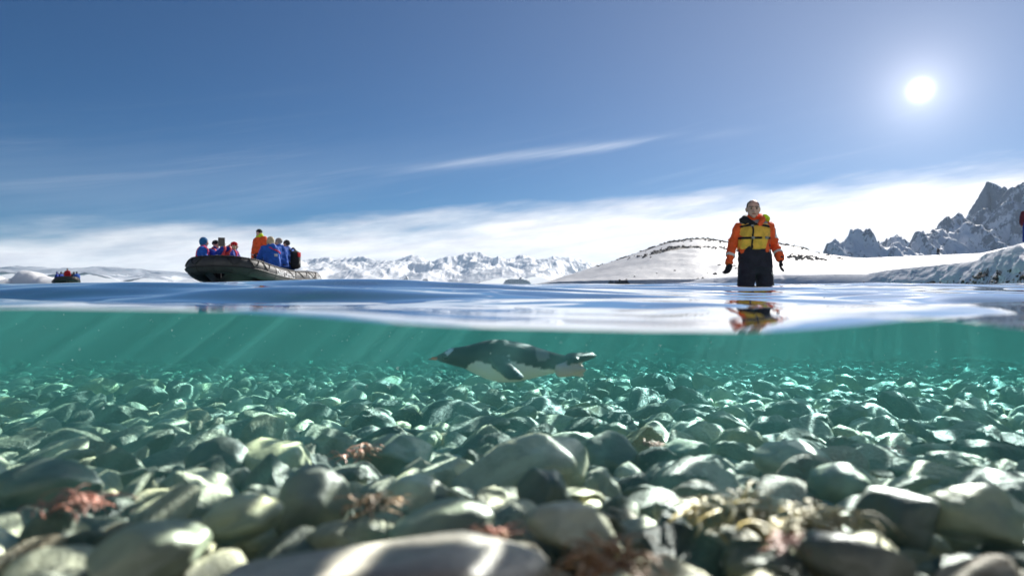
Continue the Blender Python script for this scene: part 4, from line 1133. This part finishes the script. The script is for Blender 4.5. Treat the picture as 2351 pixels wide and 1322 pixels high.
def near_boat():
    # bow to the lens, the stern away from it
    bx_, by_ = -7.62, 19.95
    zb = -0.10
    boat = inflatable('black inflatable boat full of people in blue parkas beyond the swell', (bx_, by_, zb), PI - 0.02)
    top = zb + 0.60
    G = 'people in the near inflatable boat'
    at_ = lambda px, Y: (px - CX) / F * Y
    # three passengers on the far tube near the bow, facing in
    passenger((at_(462, 18.4), 18.4, top - 0.03), -PI / 2 + 0.3, 'person in blue parka with teal hood up, sitting at the bow', seated(0.05, look=(0.2, 1, 0)), 'blue', 'hood', 'teal', strap='pink', group=G)
    r2, po, jd, j = passenger((at_(490, 18.9), 18.9, top - 0.06), -PI / 2 - 0.25, 'person in black cap and deep blue parka holding up a tablet', seated(0.05, arms='photo'), 'deep', 'hat', 'black', strap='coral', group=G)
    peel('chest_panel', jd, lambda V: (np.abs(V[:, 0]) < 0.17) & (V[:, 1] > 0.05) & (V[:, 2] > 0.16) & (V[:, 2] < 0.50), 0.022, C['coral'], j)
    tb = empty('tablet_computer', (at_(508, 18.6), 18.62, top + 0.74), -PI / 2 - 0.25)
    tag(tb, 'grey tablet computer held up in front of the capped passenger', 'tablet')
    m_tab = principled('tablet_back', (0.30, 0.31, 0.33), 0.35, Metallic=0.5)[0]
    def slab(name, w_, h_, t_, y, mat):
        bm = bmesh.new(); bmesh.ops.create_cube(bm, size=1.0); bmesh.ops.scale(bm, vec=(w_, t_, h_), verts=bm.verts[:]); bmesh.ops.bevel(bm, geom=bm.edges[:], offset=min(t_, 0.006) * 0.4, segments=2, affect='EDGES')
        for v in bm.verts: v.co.y += y
        me = bpy.data.meshes.new(name); bm.to_mesh(me); bm.free(); me.materials.append(mat); return link(name, me, tb)
    slab('back_cover', 0.18, 0.25, 0.009, 0.0, m_tab); slab('screen', 0.165, 0.235, 0.003, -0.0065, C['eye']); slab('camera_lens', 0.014, 0.014, 0.004, 0.007, C['eye']).location = (0.07, 0, 0.105)
    tb.rotation_euler = (0, 0, 0.5)
    p3, po3, jd3, j3 = passenger((at_(530, 19.4), 19.4, top - 0.07), -PI / 2 + 0.1, 'person in red knitted hat and blue parka looking to the right', seated(0.06), 'deep', 'hat', 'red', strap='pink', group=G)
    hair_ = skin('hair', [cap(po3['head'] + v3(0.07, 0.02, 0.0), po3['neck'] + v3(0.09, 0.08, -0.10), 0.03, 0.025), cap(po3['head'] + v3(0.08, -0.02, 0.0), po3['neck'] + v3(0.11, 0.02, -0.06), 0.03, 0.025)], 0.014, C['blond'], p3, smooth=1, wrinkle=0.006, wscale=30)
    cam_ = skin('camera', [hull_pts([(po3['wr_r'] + v3(x, 0.09, z), 0.02) for x in (-0.10, 0.0) for z in (0.0, 0.06)]), cap(po3['wr_r'] + v3(-0.05, 0.1, 0.03), po3['wr_r'] + v3(-0.05, 0.18, 0.03), 0.035, 0.035)], 0.012, C['black'], p3, smooth=1)
    # driver standing at the stern
    J = standing()
    J.update(head=v3(0.0, 0.04, 1.62), wr_r=v3(0.36, -0.02, 0.80), el_r=v3(0.34, -0.06, 1.12), sh_r=v3(0.19, -0.02, 1.40), wr_l=v3(-0.24, 0.16, 0.90), hd_r=v3(0, 0.2, -1))
    dr, _, jdd, jj = passenger((at_(597, 21.6), 21.6, zb + 0.20), PI - 0.5, 'boat driver in orange jacket and lime hood standing at the stern', J, 'orange', 'hat', 'black', legs='navy', gloves='black', group=G)
    hood(dr, J, C['lime'], False)
    skin('hood_collar', [cap(J['neck'] + v3(-0.05, 0, 0.03), J['neck'] + v3(0.05, 0, 0.03), 0.095, 0.095), ell(J['head'] - v3(0, 0.03, 0.05), (0.10, 0.10, 0.075))], 0.015, C['lime'], dr, smooth=2)
    d = J['wr_r'] - J['el_r']; L = np.linalg.norm(d); d = d / L
    peel('reflective_band', jdd, lambda V: (np.abs((V - J['el_r']) @ d - L * 0.6) < 0.025) & (V[:, 0] > 0.2), 0.006, C['white'], jj)
    # three on the near tube, their backs to the lens
    q1, po, jd, j = passenger((at_(627, 19.8), 19.8, top + 0.03), PI / 2 - 0.75, 'broad back of a fair-haired person in blue parka on the near tube', seated(0.10, look=(-0.3, 1, 0)), 'blue', 'long', 'blond', group=G, hooddown='blue')
    peel('life_jacket_strap', jd, lambda V: (np.abs(V[:, 2] - 0.52 + V[:, 0] * 0.5) < 0.03) & (V[:, 1] < 0.02), 0.012, C['pink'], j)
    peel('back_logo', jd, lambda V: (np.abs(V[:, 2] - 0.36) < 0.04) & (np.abs(V[:, 0] - 0.03) < 0.055) & (V[:, 1] < 0.0), 0.006, C['white'], j)
    q2, _, _, _ = passenger((at_(646, 20.7), 20.7, top + 0.05), PI / 2 - 0.6, 'grey-haired person in blue parka between the fair-haired one and the backpack', seated(0.08, look=(-0.5, 1, 0)), 'blue', 'hair', 'ash', group=G, hooddown='blue')
    p6, po6, jd6, j6 = passenger((at_(667, 21.4), 21.4, top + 0.03), PI / 2 - 0.5, 'dark-haired person in blue parka nearest the stern, wearing a black backpack', seated(0.10, look=(-0.2, 1, -0.1)), 'blue', 'hair', 'dark', group=G)
    for q_ in (q1, q2, p6): q_.scale = (1.12, 1.12, 1.10)
    bp_ = empty('backpack', p6.location, p6.rotation_euler.z); bp_.scale = (1.12, 1.12, 1.10)
    tag(bp_, 'black backpack with a red patch on the rearmost passenger', 'backpack')
    _, bd = skin('pack_body', [hull_pts([(v3(x, -0.20, z), 0.075) for x in (-0.10, 0.10) for z in (0.10, 0.46)] + [(v3(0, -0.24, 0.20), 0.09), (v3(0, -0.22, 0.50), 0.06)])], 0.014, C['black'], bp_, smooth=2, wrinkle=0.006)
    peel('red_patch', bd, lambda V: (V[:, 2] > 0.36) & (V[:, 2] < 0.50) & (V[:, 0] > -0.02) & (V[:, 1] < -0.20), 0.008, C['red'], bp_)
    peel('mesh_pocket', bd, lambda V: (np.abs(V[:, 2] - 0.20) < 0.05) & (np.abs(V[:, 0] - 0.05) < 0.04) & (V[:, 1] < -0.22), 0.008, C['grey'], bp_)
    for s_ in (-1, 1):
        W, G_ = tube_mesh(smooth_path([(s_ * 0.11, -0.16, 0.12), (s_ * 0.16, -0.02, 0.30), (s_ * 0.14, 0.10, 0.50), (s_ * 0.11, 0.02, 0.64), (s_ * 0.10, -0.14, 0.52)], 18), np.full(18, 0.022), 6)
        link('shoulder_strap', mesh_np('shoulder_strap', W, G_, C['black']), bp_)
near_boat()

def far_boat():
    Y = 68.0
    x = (152 - CX) / F * Y
    inflatable('small far inflatable boat in front of the long iceberg', (x, Y, 0.03), PI + 0.62, False)
    G = 'people in the far inflatable boat'; top = 0.55
    a = lambda px, y: (px - CX) / F * y
    passenger((a(129, 67.6), 67.6, top), -PI / 2 + 0.4, 'leftmost person in deep blue parka in the far boat', seated(0.05), 'deep', 'hat', 'deep', group=G)
    passenger((a(139, 68.2), 68.2, top), -PI / 2, 'second person from the left in deep blue parka in the far boat', seated(0.05), 'deep', 'hat', 'black', group=G)
    J = standing(); J.update(el_r=v3(0.30, 0.06, 1.15), el_l=v3(-0.30, 0.06, 1.15))
    passenger((a(155, 69.2), 69.2, 0.03), PI, 'person in red jacket in the middle of the far boat', J, 'red', 'hat', 'ash', legs='black', group=G)
    passenger((a(171, 68.4), 68.4, top), PI / 2 - 0.3, 'dark-clothed person right of the red jacket in the far boat', seated(0.05), 'navy', 'hat', 'black', group=G)
    passenger((a(179, 67.8), 67.8, top), PI / 2 - 0.5, 'rightmost person in bright blue parka in the far boat', seated(0.14), 'blue', 'hat', 'black', group=G)
far_boat()

def shore_people():
    p = P(2358, 557, 32.0)
    J = standing(); J.update(head=v3(0.06, 0.09, 1.66), look=v3(0.5, 1, 0), wr_r=v3(0.33, 0.06, 0.85))
    passenger(p, PI, 'person in maroon hood and blue trousers on the snow bank, cut by the right edge', J, 'maroon', 'hood', 'maroon', legs='deep')
    p = P(2154, 587, 150.0)
    J = standing(); J.update(chest=v3(0, 0.12, 1.28), neck=v3(0, 0.2, 1.45), head=v3(0, 0.24, 1.58), kn_r=v3(0.1, 0.2, 0.5), an_l=v3(-0.1, -0.25, 0.1))
    passenger(p, PI / 2 + 0.3, 'dark figure walking alone on the far edge of the snow field', J, 'black', 'hood', 'black', legs='black')
    # a penguin standing on the snow
    p = P(2003, 626, 95.0)
    o, _ = skin('standing_penguin', [hull_pts([(v3(0, 0, 0.14), 0.15), (v3(0.02, 0, 0.34), 0.17), (v3(0.05, 0, 0.58), 0.09)]), ell(v3(0.08, 0, 0.70), (0.085, 0.07, 0.07)), cap(v3(0.14, 0, 0.70), v3(0.22, 0, 0.69), 0.025, 0.01), cap(v3(0.05, -0.14, 0.50), v3(-0.10, -0.22, 0.22), 0.035, 0.02), cap(v3(0.05, 0.14, 0.50), v3(-0.10, 0.22, 0.22), 0.035, 0.02), cap(v3(-0.08, 0, 0.08), v3(-0.22, 0, 0.0), 0.05, 0.02), cap(v3(0.04, 0.07, 0.03), v3(0.14, 0.08, 0.015), 0.035, 0.025), cap(v3(0.04, -0.07, 0.03), v3(0.14, -0.08, 0.015), 0.035, 0.025)], 0.025, C['grey'], None, smooth=1)
    o.location = p; o.rotation_euler = (0, 0, PI + 0.4); o.scale = (1.15,) * 3
    tag(o, 'grey penguin standing on the snow above the shaded bank', 'penguin')
shore_people()

# ------------------------------------------------------------------ the penguin under water
def penguin():
    Y = 1.3; k = Y / F
    c0 = P(1170, 820, Y)
    X = lambda cx_: (940 + cx_ / 4.898 - 1170) * k
    Z = lambda cy_: (820 - (740 + cy_ / 4.898)) * k
    sec = [(188, 406, 420), (230, 396, 426), (290, 378, 433), (340, 352, 442), (400, 320, 460), (460, 284, 478), (560, 274, 500), (650, 262, 530), (750, 232, 585), (850, 203, 632), (950, 191, 662), (1050, 194, 675), (1200, 214, 668), (1350, 250, 640), (1500, 300, 602), (1620, 336, 572), (1720, 360, 548), (1800, 378, 520), (1860, 392, 490)]
    s = np.array(sec, float)
    cxs = np.linspace(188, 1860, 70)
    top = np.interp(cxs, s[:, 0], s[:, 1]); bot = np.interp(cxs, s[:, 0], s[:, 2])
    for _ in range(2):
        top[1:-1] = (top[:-2] + 2 * top[1:-1] + top[2:]) / 4; bot[1:-1] = (bot[:-2] + 2 * bot[1:-1] + bot[2:]) / 4
    n = 28; th_ = np.linspace(0, 2 * PI, n, endpoint=False)
    V = []
    for cx_, t, b in zip(cxs, top, bot):
        zc, hz = (Z(t) + Z(b)) / 2, (Z(t) - Z(b)) / 2
        wy = hz * np.interp(cx_, [188, 330, 500, 900, 1300, 1860], [0.75, 0.70, 0.85, 0.95, 0.95, 0.8])
        for a in th_: V.append((X(cx_), wy * math.cos(a), zc + hz * math.sin(a)))
    I = np.arange(70 * n).reshape(70, n)
    tri = []
    for i in range(69):
        for j in range(n):
            a, b, c, d = I[i, j], I[i, (j + 1) % n], I[i + 1, (j + 1) % n], I[i + 1, j]
            tri += [(a, b, c), (a, c, d)]
    for j in range(n): tri += [(I[0, 0], I[0, (j + 1) % n], I[0, j]), (I[69, 0], I[69, j], I[69, (j + 1) % n])]
    prims = [(np.array(V), np.array(tri))]
    q = lambda cx_, cy_, y: v3(X(cx_), y, Z(cy_))
    wmax = 0.95 * (Z(191) - Z(665)) / 2
    for sg in (-1, 1):      # flippers, swept down and back
        yb = sg * wmax * 0.86
        prims.append(hull_pts([(q(965, 395, yb), 0.011), (q(1050, 380, yb), 0.010), (q(1010, 460, yb + sg * 0.012), 0.012), (q(1100, 450, yb + sg * 0.018), 0.008)]))
        prims.append(hull_pts([(q(1000, 450, yb + sg * 0.010), 0.010), (q(1095, 440, yb + sg * 0.014), 0.008), (q(1120, 545, yb + sg * 0.045), 0.0075), (q(1190, 500, yb + sg * 0.045), 0.006), (q(1262, 540, yb + sg * 0.062), 0.005), (q(1215, 556, yb + sg * 0.058), 0.005)]))
    for sg in (-1, 1):      # feet trailing behind
        y = sg * 0.028
        prims.append(cap(q(1700, 520, y), q(1790, 530, y), 0.014, 0.010))
        for a, (ex, ey) in enumerate(((1925, 490), (1950, 512), (1930, 578))):
            prims.append(cap(q(1790, 525, y), q(ex, ey, y + (a - 1) * 0.012), 0.0085, 0.005))
        prims.append(hull_pts([(q(1790, 525, y), 0.006), (q(1900, 495, y), 0.0045), (q(1915, 515, y), 0.0045), (q(1900, 568, y), 0.0045)]))
    prims.append(cap(q(1790, 500, -0.02), q(1860, 395, -0.035), 0.008, 0.006))
    prims.append(hull_pts([(q(1800, 420, 0.02), 0.012), (q(1800, 420, -0.02), 0.012), (q(2075, 362, 0.012), 0.0035), (q(2080, 372, -0.012), 0.0035), (q(1960, 408, 0.0), 0.005)]))
    Vb, Q, N, kp, ow = grow(prims, 0.0042, 2)
    own = owner(Vb, kp, ow)
    cx_ = (Vb[:, 0] / k + 1170 - 940) * 4.898; cy_ = (820 - Vb[:, 2] / k - 740) * 4.898
    jit = 9 * fbm(Vb * 260, 2, 4)
    line = np.interp(cx_, [180, 560, 625, 650, 700, 800, 930, 1000, 1055, 1070, 1130, 1300, 1500, 1700, 1860], [640, 640, 560, 505, 445, 418, 448, 440, 350, 345, 405, 458, 508, 522, 470])
    white = (cy_ + jit > line) & (own == 0)
    fl = (own >= 1) & (own <= 4)
    feet = (own >= 5) & (own < len(prims) - 1)
    col = np.zeros((len(Vb), 4), np.float32); col[:] = (0.022, 0.024, 0.030, 1)
    back = (own == 0) & ~white
    col[back, :3] = (0.020 + 0.012 * fbm(Vb[back] * 40, 3, 7))[:, None] * np.array([1, 1.08, 1.3])
    col[white, :3] = (0.84, 0.83, 0.78)
    patch = back & (np.hypot((cx_ - 1490) / 75, (cy_ - 345) / 85) < 1 + 0.5 * fbm(Vb * 90, 2, 9))
    col[patch, :3] = (0.20, 0.20, 0.20)  # pale sheen of focused sunlight painted into the dark back
    eye = back & (np.abs((cx_ - 450) * 0.75 + (cy_ - 322) * 0.65) < 24) & (np.abs((cy_ - 322) * 0.75 - (cx_ - 450) * 0.65) < 46)
    col[eye, :3] = (0.85, 0.87, 0.9)
    beak = (own == 0) & (cx_ < 310) & (cy_ > 388)
    col[beak, :3] = (0.75, 0.17, 0.05); col[beak & (cx_ < 222), :3] = (0.03, 0.025, 0.025)
    col[feet, :3] = (0.72, 0.50, 0.44)
    edge = fl & ((cy_ - 345) < (cx_ - 1062) * 1.05 - 6) & (cx_ > 1078)
    col[(cx_ > 1795) & (cy_ < 436), :3] = (0.02, 0.021, 0.026)
    col[edge, :3] = (0.72, 0.72, 0.70)
    m, nn, b = principled('penguin_plumage', (0.5, 0.5, 0.5), 0.55)
    nn.put(b.inputs['Base Color'], nn.new('ShaderNodeAttribute', attribute_name='coat').outputs['Color'])
    bp = nn.new('ShaderNodeBump'); bp.inputs['Strength'].default_value = 0.3; bp.inputs['Distance'].default_value = 0.003
    nn.put(bp.inputs['Height'], nn.noise(nn.vmul(nn.new('ShaderNodeTexCoord').outputs['Object'], (1.0, 3.0, 3.0)), 60.0, 4.0)); nn.put(b.inputs['Normal'], bp.outputs[0])
    root = empty('penguin', c0)
    tag(root, 'black and white penguin with orange beak swimming under water to the left', 'penguin')
    me = mesh_np('body', Vb, Q, m)
    ca_ = me.color_attributes.new('coat', 'FLOAT_COLOR', 'POINT'); ca_.data.foreach_set('color', col.ravel())
    bo = link('body', me, root)
    for sg in (-1, 1):
        V_, F_ = ICO[2]
        link('eye', mesh_np('eye', V_ * 0.006 + q(415, 372, sg * 0.0335), F_, C['eye']), root)
penguin()

# ------------------------------------------------------------------ seaweed between the stones
def seaweed(px, py, size_px, colors, label, seed, n=34, flat=0.6):
    c = hit_bed(px, py, 0.04); s = 1.35 * size_px * c.y / F
    r = np.random.default_rng(seed); vs, fs, o = [], [], 0
    n = n * 2
    for i in range(n):
        a = r.uniform(0, 2 * PI); ln = s * r.uniform(0.18, 0.50); lift = r.uniform(0.05, 0.8) * flat
        w_ = s * r.uniform(0.016, 0.042); ph = r.uniform(0, 6)
        st = v3(*(r.normal(0, 1, 3) * (0.16 * s, 0.09 * s, 0.02 * s)))
        pts = []
        d = v3(math.cos(a), math.sin(a), 0); sd = v3(-math.sin(a), math.cos(a), 0)
        for t in np.linspace(0, 1, 7):
            pts.append(d * ln * t + v3(0, 0, 1) * ln * (lift * math.sin(t * 2.2) - 0.25 * t * t) + sd * 0.22 * ln * math.sin(ph + 5 * t) + st)
        pts = np.array(pts); wd = w_ * np.array([0.35, 0.8, 1, 1.1, 1.0, 0.8, 0.2])
        L_ = pts + sd * wd[:, None]; R_ = pts - sd * wd[:, None]; up = v3(0, 0, w_ * 0.18)
        ring = np.stack([L_, pts + up, R_, pts - up], 1).reshape(-1, 3)
        I = np.arange(28).reshape(7, 4)
        vs.append(ring); fs.append(np.stack([I[:-1], np.roll(I[:-1], -1, 1), np.roll(I[1:], -1, 1), I[1:]], -1).reshape(-1, 4) + o); o += 28
    m = mottled('seaweed_frond', colors[0], colors[1], 30.0, 0.45, 0.3)
    z = CAMZ + (HORIZON - py) / F * c.y
    ob = link('seaweed', mesh_np('seaweed', np.concatenate(vs), np.concatenate(fs), m), loc=(c.x, c.y - 0.01, z))
    tag(ob, label, 'seaweed', 'seaweed tufts among the stones')
YEL = ((0.36, 0.27, 0.09), (0.20, 0.14, 0.05)); RED = ((0.28, 0.075, 0.04), (0.14, 0.05, 0.03)); PNK = ((0.46, 0.13, 0.09), (0.36, 0.17, 0.07)); BRN = ((0.28, 0.14, 0.05), (0.15, 0.075, 0.03))
seaweed(1660, 1165, 190, YEL, 'bushy yellow seaweed in the right foreground, the left of two yellow tufts', 1, 46)
seaweed(1845, 1195, 210, YEL, 'spreading yellow seaweed in the right foreground, the right of two yellow tufts', 2, 40, 0.5)
seaweed(185, 1150, 130, RED, 'rust-red seaweed on the dark stones at the left', 3, 34)
seaweed(835, 1045, 90, PNK, 'coral-red seaweed tuft left of the dark-based grey boulder', 4, 26, 0.9)
seaweed(862, 1150, 110, BRN, 'orange-brown seaweed right of the round grey boulder', 5, 30)
seaweed(1395, 1275, 170, BRN, 'brown seaweed under the oblong banded stone', 6, 36)
seaweed(1505, 1022, 55, PNK, 'small red seaweed tuft above the angular pale green stone', 7, 18, 0.8)
seaweed(2047, 1030, 40, PNK, 'tiny pink seaweed tuft among the stones at the right', 8, 14, 0.8)
seaweed(1150, 1215, 80, PNK, 'pink-orange seaweed beside the mauve slab', 9, 22, 0.8)
seaweed(1800, 1235, 90, RED, 'red seaweed below the spreading yellow tuft', 10, 22, 0.6)

# ------------------------------------------------------------------ specks drifting in the water
r_ = np.random.default_rng(8); vs, fs = [], []
for i in range(420):
    y = r_.uniform(0.6, 3.2); V, Fc = ICO[1]
    z = r_.uniform(float(bed_z(y)) + 0.06, -0.03)
    vs.append(V * r_.uniform(0.0004, 0.0011) * (0.6 + 0.4 * y) * r_.uniform(0.6, 1.5, 3) + np.array([r_.uniform(-0.8, 0.8) * y, y, z])); fs.append(Fc + i * len(V))
tag(link('drifting_specks', mesh_np('drifting_specks', np.concatenate(vs), np.concatenate(fs), principled('speck', (0.7, 0.72, 0.68), 0.6)[0])), 'tiny pale specks drifting in the water', 'specks', kind='stuff')
